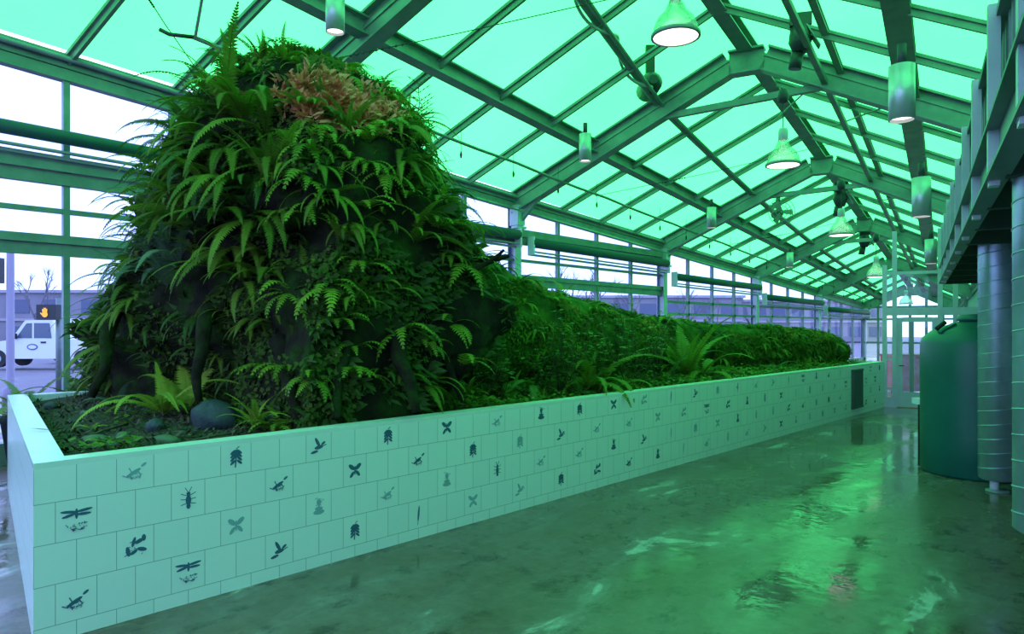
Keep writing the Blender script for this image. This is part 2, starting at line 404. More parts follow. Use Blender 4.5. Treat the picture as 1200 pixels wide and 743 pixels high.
for a_, b_ in ((1037, 1048.5), (1102, 1150)):
    p, q = onpart(a_), onpart(b_)
    for z in (.12, .45, 1.15): MB().beam((p.x, p.y, z), (q.x, q.y, z), .08, .06 if z > .2 else .24).build('transom', M['metal_light'], wp)
    MB().add([(p.x, p.y, 0), (q.x, q.y, 0), (q.x, q.y, 2.2), (p.x, p.y, 2.2)], [(0, 1, 2, 3)]).build('glass_pane', M['clear_door'], wp)
MB().add([(pa.x, pa.y, 2.35), (pb.x, pb.y, 2.35), (pb.x, pb.y, 3.2), (pa.x, pa.y, 3.2)], [(0, 1, 2, 3)]).build('glass_pane', M['clear_door'], wp)
p, q = onpart(1051), onpart(1099.5); d = q - p; W = d.length; dr = struct(empty('door_1', p, math.atan2(d.y, d.x)))
mb = MB(); mb.box((.06, 0, 1.08), (.12, .06, 2.12)); mb.box((W - .06, 0, 1.08), (.12, .06, 2.12)); mb.box((W / 2, 0, 2.09), (W - .24, .06, .11)); mb.box((W / 2, 0, .2), (W - .24, .06, .36)); mb.build('door_frame', M['metal_light'], dr)
MB().box((W * .37, 0, 1.22), (.09, .05, 1.68)).build('centre_stile', M['pole'], dr)
MB().box((W / 2, 0, 1.2), (W - .24, .01, 1.66)).build('door_glass', M['clear_door'], dr)
mb = MB(); mb.tube([(.06, -.03, 1.0), (.06, -.09, 1.0), (.17, -.09, 1.0)], .012, 8); mb.build('door_handle', M['dark'], dr)

# ------------------------------------------------------------------ floor and outside ground
fl = MB(); fl.box((-3, 16, -.05), (40, 66, .1)); struct(fl.build('floor', M['floor']))
gd = MB(); gd.box((-60, 40, -.18), (260, 260, .1)); struct(gd.build('ground', M['road']))

# ------------------------------------------------------------------ planter
A, B, C_, D_ = (-4.9, 1.08), (-4.82, 18.2), (-9.9, 18.2), (-10.13, 1.97)
ins = [(-5.06, 1.28), (-4.98, 18.04), (-9.74, 18.04), (-9.93, 2.13)]
planter = empty('tiled_planter', (-4.9, 1.08, 0))
inv = V((4.9, -1.08, 0))
def loc_box(mbo): # shift world coordinates into planter space
    mbo.v = [(x + 4.9, y - 1.08, z) for x, y, z in mbo.v]; return mbo
def wall_seg(p0, p1, q1, q0, z0, z1):
    return loc_box(MB().prism([p0, p1, q1, q0], z0, z1))
CT = .035
o = wall_seg(A, B, ins[1], ins[0], 0, TOP - CT).build('tile_side', M['tile_face'], planter)
M['tile_face'].node_tree.nodes  # object coordinates are planter-local here
wall_seg(D_, A, ins[0], ins[3], 0, TOP - CT).build('tile_side', M['tile_end'], planter)
wall_seg(B, C_, ins[2], ins[1], 0, TOP - CT).build('tile_side', M['tile_end'], planter)
wall_seg(C_, D_, ins[3], ins[2], 0, TOP - CT).build('tile_side', M['tile_face'], planter)
for P4 in ((A, B, ins[1], ins[0]), (D_, A, ins[0], ins[3]), (B, C_, ins[2], ins[1]), (C_, D_, ins[3], ins[2])):
    wall_seg(*P4, TOP - CT, TOP).build('coping', M['coping'], planter)
for nm, ax in (('glazed_tile_long_side', 1), ('glazed_tile_short_side', 0)):   # local origin sits on the near corner
    for n in bpy.data.materials[nm].node_tree.nodes:
        if n.type == 'MATH' and n.inputs[1].default_value < 0 and abs(n.inputs[1].default_value + 1.08 - TW / 2) < 1e-4: n.inputs[1].default_value = TW / 2 + TW * 2
        elif n.type == 'MATH' and abs(n.inputs[1].default_value - 4.9 - TW / 2) < 1e-4: n.inputs[1].default_value = TW / 2 + TW * 30
tag(planter, 'long raised planter faced in pale glazed tiles with dark blue nature prints', 'planter')
# printed tile pictures ---------------------------------------------------
def ell(cx, cy, a, b, rot=0, n=10):
    c, s = math.cos(rot), math.sin(rot)
    return [(cx + a * math.cos(t) * c - b * math.sin(t) * s, cy + a * math.cos(t) * s + b * math.sin(t) * c) for t in [2 * PI * i / n for i in range(n)]]
def lin(x0, y0, x1, y1, w):
    d = V((x1 - x0, y1 - y0)); n = V((-d.y, d.x)).normalized() * w / 2
    return [(x0 - n.x, y0 - n.y), (x1 - n.x, y1 - n.y), (x1 + n.x, y1 + n.y), (x0 + n.x, y0 + n.y)]
rr = random.Random(3)
def scribble(x0, x1, y0, y1, n=26):
    return [lin(x := rr.uniform(x0, x1), y := rr.uniform(y0, y1), x + rr.uniform(-.02, .02), y + rr.uniform(-.008, .008), .003) for _ in range(n)]
DS = {
 'dragonfly': [ell(0, .03, .008, .03), ell(-.038, .045, .042, .008, -.12), ell(.038, .045, .042, .008, .12), ell(-.035, .025, .038, .008, .22), ell(.035, .025, .038, .008, -.02)] + scribble(-.05, .05, -.06, -.025),
 'beetle': [ell(0, -.005, .017, .032), ell(0, .035, .012, .012)] + [lin(0, .02 - i * .02, s * .045, .04 - i * .035, .004) for i in range(3) for s in (-1, 1)] + [lin(0, .04, s * .02, .075, .003) for s in (-1, 1)] + [ell(0, -.04, .012, .018)],
 'lizard': [ell(-.01, -.01, .045, .011, .5), ell(.045, .03, .018, .008, .6), lin(-.04, -.035, -.07, -.02, .006), lin(-.02, -.01, -.035, .02, .006), lin(.01, .0, .03, -.03, .006), lin(-.03, -.02, -.02, -.05, .006)] + scribble(-.05, .04, -.05, .0, 18),
 'leaf': [ell(0, .02, .03, .026), lin(0, .0, -.005, -.07, .008)] + [ell(s * .022, .03 - i * .022, .022, .008, s * (-.7)) for i in range(4) for s in (-1, 1)] + [lin(0, .05, .02, .065, .004)],
 'bird': [ell(0, -.015, .035, .014, .15), ell(-.01, .02, .012, .04, .5), ell(.035, .01, .02, .009, .6), ell(-.035, -.045, .03, .010, .2), lin(.03, -.01, .06, .0, .006)],
 'moth': [ell(-.028, .025, .032, .016, -.7), ell(.028, .025, .032, .016, .7), ell(-.025, -.03, .028, .012, .9), ell(.025, -.025, .028, .012, -.9), ell(0, 0, .006, .035)],
 'mushroom': [ell(0, -.03, .045, .018), ell(0, -.005, .032, .013), lin(0, -.03, 0, .03, .012), ell(0, .04, .018, .02)] + scribble(-.03, .03, .0, .07, 12),
 'fungus': [ell(-.04, -.02, .012, .03, .2), ell(-.01, -.03, .022, .010, .5), ell(.02, .03, .026, .012, .4), ell(.035, -.02, .028, .012, -.3), ell(-.01, .03, .009, .03, -.3), ell(.045, .045, .012, .02)] + scribble(-.05, .05, -.05, .05, 14),
 'feather': [ell(0, .005, .009, .065, -.1), lin(-.004, -.05, -.01, -.085, .004)],
}
dm = {}
for nm, polys in DS.items():
    mb = MB()
    for i, pl in enumerate(polys):
        n = len(pl); e = .0012 + .0002 * i
        mb.add([(e, u, v) for u, v in pl] + [(-.001, u, v) for u, v in pl], [tuple(range(n))] + [(j, (j + 1) % n, n + (j + 1) % n, n + j) for j in range(n)])
    dm[nm] = (mb.mesh('print_' + nm, M['print']), mb.mesh('soft_print_' + nm, M['print_soft']))
order = {0: ['lizard', 'leaf', 'bird', 'leaf', 'moth', 'lizard', 'mushroom', 'leaf', 'moth', 'fungus', 'feather', 'bird'],
         1: ['dragonfly', 'beetle', 'lizard', 'moth', 'lizard', 'leaf', 'leaf', 'bird', 'lizard', 'lizard', 'moth', 'fungus'],
         2: ['fungus', 'moth', 'mushroom', 'lizard', 'mushroom', 'beetle', 'lizard', 'lizard', 'mushroom', 'bird', 'feather', 'leaf'],
         3: ['lizard', 'dragonfly', 'bird', 'leaf', 'feather', 'moth', 'bird', 'leaf', 'fungus', 'lizard', 'mushroom', 'feather']}
soft = {(0, 0), (0, 5), (2, 2), (2, 4), (2, 1), (3, 5), (1, 9), (0, 9), (2, 3)}
for row in range(4):
    z = TOP - TH * (row + .5)
    for j in range(25):
        u = TW * ((2.5 if row % 2 == 0 else 1.0) + 3 * j)
        if 14.6 < u < 15.6 and True: continue
        if u > 17: break
        nm = order[row][j] if j < 12 else R.choice(list(DS))
        sf = (row, j) in soft or (j >= 5 and R.random() < .45)
        x = .08 * u / 17.12 + .0005
        o = bpy.data.objects.new('tile_print', dm[nm][1 if sf else 0]); col.objects.link(o); o.parent = planter; o.location = (x, u, z)
        sc = 1.12; o.scale = (1, sc, sc)
mb = MB()
u0, u1 = 14.75, 15.5
for i in range(9):
    mb.box((.085, u0 + (u1 - u0) * (i + .5) / 9, .57), (.03, .03, .82))
mb.box((.075, (u0 + u1) / 2, .57), (.02, u1 - u0, .84)); mb.box((.085, (u0 + u1) / 2, .98), (.04, u1 - u0, .03)); mb.box((.085, (u0 + u1) / 2, .16), (.04, u1 - u0, .03))
mb.build('vent_grille', M['vent'], planter)

# soil surface ------------------------------------------------------------
def soil_z(x, y):
    z = .97 + .07 * noise.noise(V((x * .9, y * .9, 0))) + .03 * noise.noise(V((x * 4, y * 4, 3)))
    d = min(abs(x + 5.0), y - 1.3)                     # rises away from the kerb
    return z + .10 * max(0, min(1, d / 1.5))
def frontY(x): return 1.30 + (x + 5.06) / (-9.93 + 5.06) * .85
mb = MB(); nx, ny = 48, 150; vs = []; fs = []
for j in range(ny + 1):
    for i in range(nx + 1):
        fx = i / nx; x = -5.02 + fx * (-9.85 + 5.02); y0 = frontY(x) - .03; y = y0 + (18.1 - y0) * j / ny
        vs.append((x, y, soil_z(x, y)))
for j in range(ny):
    for i in range(nx):
        a = j * (nx + 1) + i; fs.append((a, a + nx + 1, a + nx + 2, a + 1))
mb.add(vs, fs, True); so = mb.build('planting_soil', M['soil']); tag(so, 'dark soil and leaf litter filling the tiled planter', 'soil', kind='stuff')

# ------------------------------------------------------------------ nurse log: root ball + trunk
RI = V((.731, .682, 0)); DI = V((-.682, .731, 0)); T0 = 7.8
SL = [(70, 350, 368), (88, 318, 398), (105, 250, 440), (125, 228, 462), (160, 214, 490), (200, 196, 512), (250, 176, 536), (300, 146, 562), (350, 124, 562), (400, 114, 545), (450, 110, 530), (520, 116, 515)]
SL = [((384 - y) / 814 * T0 + EYE, l, r) for y, l, r in SL][::-1]
def slice_at(z):
    for (z0, l0, r0), (z1, l1, r1) in zip(SL, SL[1:]):
        if z <= z1: 
            f = max(0, (z - z0) / (z1 - z0)); l = l0 + (l1 - l0) * f; r = r0 + (r1 - r0) * f; break
    else: l, r = SL[-1][1:]
    c = ((l + r) / 2 - 600) / 814; a = (r - l) / 2 / 814 * T0
    return (DI + RI * c) * T0, a
def mound(th, z, out=0.0):
    c, a = slice_at(z); ct, st_ = math.cos(th), math.sin(th); b = min(1.85, a * 1.02)
    rc = c.dot(RI) / T0
    if st_ < 0 and ct < .25:                       # the left front stands back from the kerb low down
        w = min(1, (.25 - ct) / .7); lo = max(0, min(1, (2.9 - z) / 1.8)); b *= 1 - .58 * w * lo
    n = .22 * noise.noise(V((ct * 2.2, st_ * 2.2, z * 1.3))) + .12 * noise.noise(V((ct * 6, st_ * 6, z * 3.5 + 5))) + .05 * noise.noise(V((ct * 15, st_ * 15, z * 8)))
    f = 1 + n * min(1, a); lo = max(0, min(1, (3.6 - z) / 2))
    t = T0 + (b * f + out) * st_ - .38 * a * ct * lo
    r = rc + (a * f + out) / T0 * ct
    p = DI * t + RI * (r * t) + V((0, 0, z)); lim = -5.2 - .02 * math.sin(z * 9 + p.y * 5)
    if p.x > lim: p.x = lim
    return p
ZT = SL[-1][0]; ZB = .85
log = empty('nurse_log', (-7.2, 5, 1.0))
OFF = V((7.2, -5, -1.0))
mb = MB(); nt_, nz = 200, 120; vs = []; fs = []
for j in range(nz + 1):
    z = ZB + (ZT - ZB) * j / nz
    for i in range(nt_): vs.append(mound(2 * PI * i / nt_, z) + OFF)
for j in range(nz):
    for i in range(nt_): fs.append((j * nt_ + i, j * nt_ + (i + 1) % nt_, (j + 1) * nt_ + (i + 1) % nt_, (j + 1) * nt_ + i))
mb.add(vs, fs, True); mb.f.append(tuple(nz * nt_ + i for i in range(nt_))); mb.sm.append(True)
mb.build('root_ball', M['bark'], log)
TR = [(5.0, -7.35, 2.0, 1.1), (7.0, -7.25, 1.85, .98), (7.7, -7.2, 1.74, .90), (9.6, -7.0, 1.54, .70), (11, -6.8, 1.44, .62), (12.5, -6.55, 1.40, .60), (15, -6.15, 1.36, .54), (17.3, -5.78, 1.32, .40), (17.7, -5.72, 1.3, .30), (17.85, -5.7, 1.28, .08)]
def trunk(y):
    for a, b in zip(TR, TR[1:]):
        if y <= b[0]:
            f = max(0, (y - a[0]) / (b[0] - a[0])); return [a[i] + (b[i] - a[i]) * f for i in range(4)]
    return list(TR[-1])
def trunk_pt(th, y, out=0):
    _, x, z, r = trunk(y)
    r = r * (1 + .16 * noise.noise(V((math.cos(th) * 1.6, math.sin(th) * 1.6, y * .9))) + .09 * noise.noise(V((math.cos(th) * 5, math.sin(th) * 5, y * 3)))) + out
    return V((x + r * math.cos(th), y, z + r * math.sin(th)))
mb = MB(); nt_, ny = 72, 240; vs = []; fs = []
for j in range(ny + 1):
    y = 5 + 12.85 * j / ny
    for i in range(nt_): vs.append(trunk_pt(2 * PI * i / nt_, y) + OFF)
for j in range(ny):
    for i in range(nt_): fs.append((j * nt_ + i, (j + 1) * nt_ + i, (j + 1) * nt_ + (i + 1) % nt_, j * nt_ + (i + 1) % nt_))
mb.add(vs, fs, True); mb.build('trunk', M['moss_log'], log)
# broken roots poking out
def cp(px, t, py): 
    v = cam_pt(px, t); v.z = EYE + (384 - py) / 814 * t; return v
for pts, r0 in (([cp(560, 7.5, 310), cp(585, 7.3, 302), cp(597, 7.25, 300)], .05), ([cp(540, 7.0, 318), cp(572, 6.9, 312), cp(590, 6.9, 293)], .035),
                ([cp(330, 6.3, 400), cp(335, 6.0, 440), cp(348, 5.95, 490)], .09), ([cp(455, 6.6, 360), cp(470, 6.25, 420), cp(490, 6.2, 482)], .10),
                ([cp(400, 6.4, 330), cp(405, 6.05, 400), cp(395, 5.9, 490)], .08), ([cp(250, 6.7, 350), cp(235, 6.3, 410), cp(228, 6.3, 470)], .08),
                ([cp(150, 7.4, 330), cp(125, 7.2, 400), cp(112, 7.2, 465)], .10), ([cp(500, 7.2, 350), cp(520, 6.9, 420), cp(540, 6.9, 470)], .07)):
    mb = MB(); q = []
    for i in range(9):
        f = i / 8; a, b, c = pts
        p = a * (1 - f) ** 2 + b * 2 * f * (1 - f) + c * f * f
        q.append(p + OFF + V((noise.noise(p * 3), noise.noise(p * 3 + V((9, 0, 0))), 0)) * .06)
    mb.tube(q, [r0 * (1.1 - .7 * i / 8) for i in range(9)], 8); mb.build('root', M['bark'], log)
tag(log, 'huge fallen mossy log with upturned root mound, lying in the tiled planter', 'log')

# ------------------------------------------------------------------ fern fronds
def frond_mesh(name, e0, e1, m, n=26, plen=.125, pw=.020, side=0.0, peak=.25, droop=.25, gap=1.0):
    """unit-length frond starting at the origin, arching along +X"""
    mb = MB(); p = V((0, 0, 0)); pts = [p.copy()]; dirs = []
    for i in range(n):
        f = i / (n - 1); e = e0 + (e1 - e0) * f ** 1.15
        d = V((math.cos(e), side * f, math.sin(e))).normalized(); p = p + d / n; pts.append(p.copy()); dirs.append(d)
    mb.tube(pts[::3] + [pts[-1]], [.006 * (1 - .8 * i / (len(pts[::3]))) for i in range(len(pts[::3]) + 1)], 4, False)
    st = 2
    for i in range(st, n):
        f = i / n; d = dirs[i]; sd = V((-d.y, d.x, 0)).normalized() if abs(d.z) < .98 else V((0, 1, 0)); nrm = sd.cross(d) * -1
        pr = min(1, (f - .03) / (peak - .03)) ** .6 if f < peak else (1 - (f - peak) / (1 - peak)) ** .75
        l = plen * max(.1, pr)
        for s in (-1, 1):
            a = pts[i]; j = rr.uniform(-.12, .12)
            dd = (sd * s + d * (.35 + j) + V((0, 0, -1)) * droop * rr.uniform(.5, 1.3)).normalized()
            w = d * pw * gap
            tip = a + dd * l; mid = a + dd * l * .38
            mb.add([a - w * .35, mid - w * .5 + V((0, 0, .006)), tip + d * pw * .3, mid + w * .5 + V((0, 0, .006)), a + w * .35], [(0, 1, 2, 3, 4)])
    return mb.mesh(name, m)
def ee(a, b): return (math.radians(a), math.radians(b))
FT = {'up': [ee(75, 0), ee(65, -30), ee(80, 20)], 'arch': [ee(55, -50), ee(45, -65), ee(35, -55)], 'hang': [ee(10, -80), ee(-5, -85), ee(25, -88), ee(0, -70)]}
FR = {}
for mk in ('fern', 'fern_dark', 'fern_bright', 'grey_fern'):
    for k, L_ in FT.items():
        FR[mk, k] = [frond_mesh('frond', *e, M[mk], side=rr.uniform(-.3, .3), n=rr.choice((34, 38)), plen=rr.uniform(.095, .125), pw=.030, droop=.12) for e in L_]
LF = {k: [frond_mesh('licorice_frond', *e, M['licorice'], n=13, plen=.17, pw=.062, side=rr.uniform(-.3, .3), peak=.3, droop=.1) for e in L_] for k, L_ in FT.items()}
def put_frond(root, me, az, sc, tilt=0.0, name='frond'):
    o = bpy.data.objects.new(name, me); col.objects.link(o); o.parent = root
    o.rotation_euler = (tilt, 0, az); o.scale = (sc, sc, sc); return o
def fern(p, size, nf, label, group, kind='arch', az=None, spread=PI, mk='fern', lic=False, name=None):
    t = empty(name or ('licorice_fern' if lic else 'sword_fern'), p)
    for i in range(nf):
        if az is None: a = 2 * PI * i / nf + R.uniform(-.25, .25)
        else: a = az + spread * (2 * (i + .5) / nf - 1) + R.uniform(-.15, .15)
        kk = kind if R.random() < .8 else R.choice(('arch', 'up' if kind != 'hang' else 'arch'))
        me = R.choice(LF[kk] if lic else FR[mk, kk])
        put_frond(t, me, a, size * R.uniform(.72, 1.12), R.uniform(-.25, .25))
    tag(t, label, 'fern', group)
    return t

# mound ferns, rooted on its surface and hanging outward
def mound_n(th, z):
    p = mound(th, z); e = .05
    n = (mound(th + e, z) - mound(th - e, z)).cross(mound(th, z + e) - mound(th, z - e)); 
    return p, n.normalized()
cnt = 0; used = []
VIEW = DI
tries = 0
while cnt < 262 and tries < 6000:
    tries += 1
    th = R.uniform(0, 2 * PI); z = R.uniform(1.25, ZT - .1)
    p, n = mound_n(th, z)
    if n.z < -.4: n = -n
    out = RI * math.cos(th) + DI * math.sin(th)
    if out.dot(V((-p.x, -p.y, 0)).normalized()) < -.25 and z < 4.0: continue      # hidden back of the mound
    lat = math.cos(th)                     # -1 = left side in the view, +1 = right
    if any((p - q).length < (.19 if z > 2.6 else .22) for q in used): continue
    if lat > .1 and z < 2.7 and R.random() < .6: continue
    if z < 1.9 and R.random() < .45: continue
    lowf = z < 2.1 and -.75 < lat < .3 and math.sin(th) < .2
    if lowf and (z < 1.35 or R.random() < .35): continue
    if lat > .55 and z < 3.3 and R.random() < .45: continue
    if 3.9 < z and -.15 < lat < .75 and math.sin(th) < 0 and R.random() < .85: continue   # bare rusty crown
    used.append(p); cnt += 1
    az = math.atan2(out.y, out.x)
    right = lat > -.05 and R.random() < .62 or (z > 4.1 and R.random() < .5)
    if right:
        fern(p - out * .05, R.uniform(.34, .55), R.choice((6, 7, 8)), 'small licorice fern with broad bright leaflets hanging from the root mound', 'licorice ferns on the root mound',
             'hang' if R.random() < .6 else 'arch', az, 1.5, lic=True)
    else:
        big = lat < -.2 and z < 3.9
        fern(p - out * .06, R.uniform(.35, .5) if lowf else (R.uniform(.5, .75) if lat < -.7 else R.uniform(.6, 1.05)) if big else R.uniform(.4, .7 if z < 3.9 else .5), R.choice((6, 7, 8)), 'sword fern with long drooping feathery fronds growing out of the root mound', 'sword ferns on the root mound',
             R.choice(('hang', 'hang', 'hang', 'arch', 'arch', 'up')), az + R.uniform(-.3, .3), 1.35, R.choice(('fern', 'fern', 'fern_dark', 'fern', 'grey_fern' if lat < -.6 else 'fern')))
# crown tufts
for px, py, s, kd in ((262, 112, .36, 'up'), (292, 104, .4, 'up'), (277, 108, .4, 'arch'), (310, 104, .35, 'arch'), (240, 124, .45, 'arch'), (330, 98, .4, 'up'), (372, 104, .35, 'up'), (420, 118, .35, 'arch'), (448, 130, .4, 'arch'), (222, 146, .55, 'arch'), (212, 176, .6, 'arch'), (206, 210, .6, 'arch'), (470, 160, .4, 'arch'), (500, 190, .45, 'arch')):
    p = cp(px, 7.6, py + 12)
    fern(p, s, 8, 'fern tuft sprouting at the rim of the root mound crown', 'ferns on the crown rim', kd, None, PI, 'fern' if px < 400 else 'fern_dark', lic=px > 320)
# ferns along the trunk top and sides
for i in range(64):
    y = R.uniform(5.6, 17.4); th = R.uniform(-.2, 1.9); p = trunk_pt(th, y, -.03)
    fern(p, R.uniform(.28, .5) * (1 if y < 13 else .8), 6, 'small fern growing on the mossy trunk of the long log', 'small ferns on the trunk', 'hang' if th < .6 else 'arch', 0 if th < 1.2 else None, 1.5 if th < 1.2 else PI, R.choice(('fern', 'fern_dark')), lic=R.random() < .5)
# near-end specimen ferns
def gp(px, py, dz=0):   # point on the soil seen at this bearing
    t = (EYE - 1.02) * 814 / (py - 384); v = cam_pt(px, t); v.z = soil_z(v.x, v.y) + dz; return v
S1 = fern(gp(192, 492), .85, 13, 'bright low sword fern in front of the root mound, left of the big grey rock', None, 'arch', None, PI, 'fern_bright')
fern(gp(222, 486), 1.0, 6, 'tall pale green sword fern leaning on the root mound behind the bright low one', None, 'up', 2.6, 1.2, 'fern_bright')
fern(gp(262, 476), .6, 7, 'fern with curled fronds rising directly behind the big grey rock', None, 'up', .6, 2.0, 'grey_fern')
fern(gp(299, 503), .5, 12, 'yellow-green fern clump right of the big grey rock', None, 'up', None, PI, 'fern_bright')
fern(gp(326, 504), .4, 10, 'small leafy fern clump between rock and dark roots', None, 'arch', None, PI, 'fern_bright', lic=True)
fern(gp(140, 480), .5, 6, 'dull green fern at the left corner of the soil near the short tiled side', None, 'arch', None, PI, 'grey_fern')
fern(gp(108, 500), .22, 5, 'tiny pale fern near the left kerb of the planter', None, 'arch', None, PI, 'fern_bright')
# along the long side
for px, py, s, n, kd, mk in ((515, 462, .45, 12, 'up', 'fern'), (548, 458, .5, 12, 'up', 'fern_bright'), (583, 455, .42, 10, 'up', 'fern'), (498, 470, .35, 8, 'arch', 'fern_bright'), (625, 446, 1.0, 9, 'arch', 'fern_dark'), (696, 440, 1.2, 7, 'up', 'fern'), (688, 440, 1.1, 8, 'arch', 'fern'),
                           (690, 440, .75, 9, 'up', 'fern'), (715, 436, .9, 8, 'arch', 'fern'), (740, 432, .55, 8, 'arch', 'fern'), (806, 424, 1.3, 12, 'up', 'fern'), (822, 423, 1.3, 11, 'arch', 'fern'), (783, 426, .6, 8, 'arch', 'fern_dark'),
                           (865, 416, .6, 8, 'arch', 'fern'), (905, 411, .6, 8, 'arch', 'fern_dark'), (940, 408, .55, 8, 'arch', 'fern'), (975, 404, .5, 8, 'arch', 'fern'), (600, 452, .5, 8, 'arch', 'fern'), (655, 446, .5, 8, 'arch', 'fern_dark')):
    t = (EYE - 1.05) * 814 / (py - 384); r_ = (px - 600) / 814
    tm = 5.35 / (.682 - .731 * r_)          # keep inside the long side
    t = tm + (.6 if px in (806, 822) else R.uniform(.25, .6)); v = cam_pt(px, t); v.z = soil_z(v.x, v.y)
    if v.y > 17.6: continue
    big = px in (806, 822)
    fern(v, s, n, 'large spreading sword fern halfway along the planter beside the trunk' if big else 'leafy fern in the soil between the trunk and the long tiled side', 'large sword ferns beside the trunk' if big else 'ferns in the strip beside the trunk', kd, None, PI, mk)
for i in range(46):
    y = R.uniform(5.4, 17.3); x = R.uniform(-5.65, -5.34); 
    fern(V((x, y, soil_z(x, y) - .01)), R.uniform(.22, .42), 7, 'low fern sprouting along the inner edge of the long tiled side', 'low ferns along the kerb', R.choice(('up', 'arch')), None, PI, R.choice(('fern', 'fern_dark', 'fern')), lic=R.random() < .45)
# floor-standing ferns by the glass, left of planter
for x, y, s in ((-10.7, 1.35, 1.05), (-10.62, 2.25, 1.05), (-10.7, 2.95, .95), (-10.8, .6, .8), (-10.95, 3.7, .8)):
    t = empty('potted_fern', (x, y, 0))
    MB().lathe([(0, 0), (.16, 0), (.26, .7), (.28, .7), (.28, .78), (.24, .78), (.23, .72), (0, .72)], n=20).build('pot', M['rock'], t)
    for i in range(11):
        o = put_frond(t, R.choice(FR['fern', 'arch' if i % 3 else 'up']), 2 * PI * i / 11, s * R.uniform(.8, 1.15)); o.location = (0, 0, .72)
    tag(t, 'dark potted fern standing by the glass wall, outside the short tiled side', 'potted fern', 'potted ferns by the glass wall')

# ------------------------------------------------------------------ moss, litter and ground cover (uncountable)
def scatter(name, m, n, fn, size, label, cat='moss', blade=False):
    mb = MB()
    for i in range(n):
        r = fn()
        if not r: continue
        p, nn = r; s = size * R.uniform(.5, 1.4)
        a = V((R.uniform(-1, 1), R.uniform(-1, 1), R.uniform(-1, 1)))
        if blade:
            d = (nn + a * .7).normalized() * s; w = d.cross(a).normalized() * s * .16
            mb.add([p - w, p + w, p + d * .6 + w * .8 + V((0, 0, -.1 * s)), p + d + V((0, 0, -.35 * s))], [(0, 1, 2, 3)])
        else:
            u = nn.cross(a).normalized() * s * .5; w = (nn.cross(u).normalized() + nn * .4) * s * .5; q = p + nn * s * R.uniform(.1, 1.2)
            mb.add([q - u * .3 - w, q + u * .8, q + w, q - u * .8], [(0, 1, 2, 3)])
    o = mb.build(name, m); tag(o, label, cat, kind='stuff'); return o
def on_mound(zlo, zhi, bias=0):
    def f():
        th = R.uniform(0, 2 * PI); z = R.uniform(zlo, zhi); out = RI * math.cos(th) + DI * math.sin(th)
        if math.sin(th) > .5 and z < 4: return None
        p = mound(th, z); nzz = noise.noise(p * 1.4)
        if nzz < bias: return None
        return p, (out + V((0, 0, .5))).normalized()
    return f
scatter('moss', M['mosstuft'], 34000, on_mound(1.0, ZT, -.05), .042, 'deep green moss and tiny leaves covering the root mound')
scatter('hanging_moss', M['fern_dark'], 9000, on_mound(1.0, 3.6, -.15), .13, 'dark strands of moss hanging down the lower root mound', 'moss', True)
def crown():
    px = R.gauss(388, 30); py = R.gauss(140, 15); z = EYE + (384 - py) / 814 * 7.2
    if z > ZT: z = ZT - .02
    th = R.uniform(-PI + .3, -.3); c, a = slice_at(z)
    lat = (px - 600) / 814 * 7.4 - RI.dot(c); q = max(-.95, min(.95, lat / a)); th = -math.acos(q)
    p = mound(th, z, .03); return p, (DI * -.5 + V((0, 0, .8)) + RI * R.uniform(-.8, .8)).normalized()
scatter('root_fibre_litter', M['rust'], 3600, crown, .12, 'rusty brown dead fronds and root fibre on top of the mound', 'litter', True)
def cap_top():
    a = R.uniform(0, 2 * PI); r = math.sqrt(R.random()); c, A_ = slice_at(ZT - .25)
    p = c + RI * r * math.cos(a) * .8 + DI * r * math.sin(a) * .8; p.z = ZT - .45 * r * r; return p, V((0, 0, 1))
scatter('crown_grass', M['mosstuft'], 2500, cap_top, .16, 'short grassy growth over the very top of the mound', 'grass', True)
def on_trunk(lo=-.9, hi=2.6, bias=-.2):
    def f():
        y = R.uniform(5.2, 17.8); th = R.uniform(lo, hi); p = trunk_pt(th, y)
        if noise.noise(p * 1.7 + V((5, 0, 0))) < bias: return None
        return p, V((math.cos(th), 0, math.sin(th)))
    return f
scatter('trunk_moss', M['mosstrunk'], 60000, on_trunk(), .042, 'thick green moss over the trunk')
scatter('golden_moss', M['mossgold'], 16000, on_trunk(.5, 2.2, .10), .045, 'golden brown moss patches on top of the trunk')
def ground():
    y = R.uniform(1.5, 17.8); x = R.uniform(-6.4, -5.1)
    if y < 5.0: x = R.uniform(-9.6, -5.1) if R.random() < .7 else x
    if y < frontY(x): return None
    if y < 4.6 and noise.noise(V((x * 1.5, y * 1.5, 2))) < .30: return None
    return V((x, y, soil_z(x, y) + R.uniform(0, .09 if y > 4.5 else .03))), V((0, 0, 1))
scatter('ground_cover', M['clover'], 20000, ground, .05, 'low clover-like ground cover on the soil beside the trunk', 'ground cover')
scatter('ground_cover', M['licorice'], 3500, ground, .06, 'brighter yellow-green seedlings scattered through the ground cover', 'ground cover')
def litter():
    x = R.uniform(-9.8, -5.1); y = R.uniform(1.35, 4.5)
    if y < frontY(x): return None
    return V((x, y, soil_z(x, y) + .005)), V((0, 0, .4))
scatter('leaf_litter', M['twig'], 5000, litter, .07, 'brown twigs and dead leaf bits on the near soil', 'litter', True)

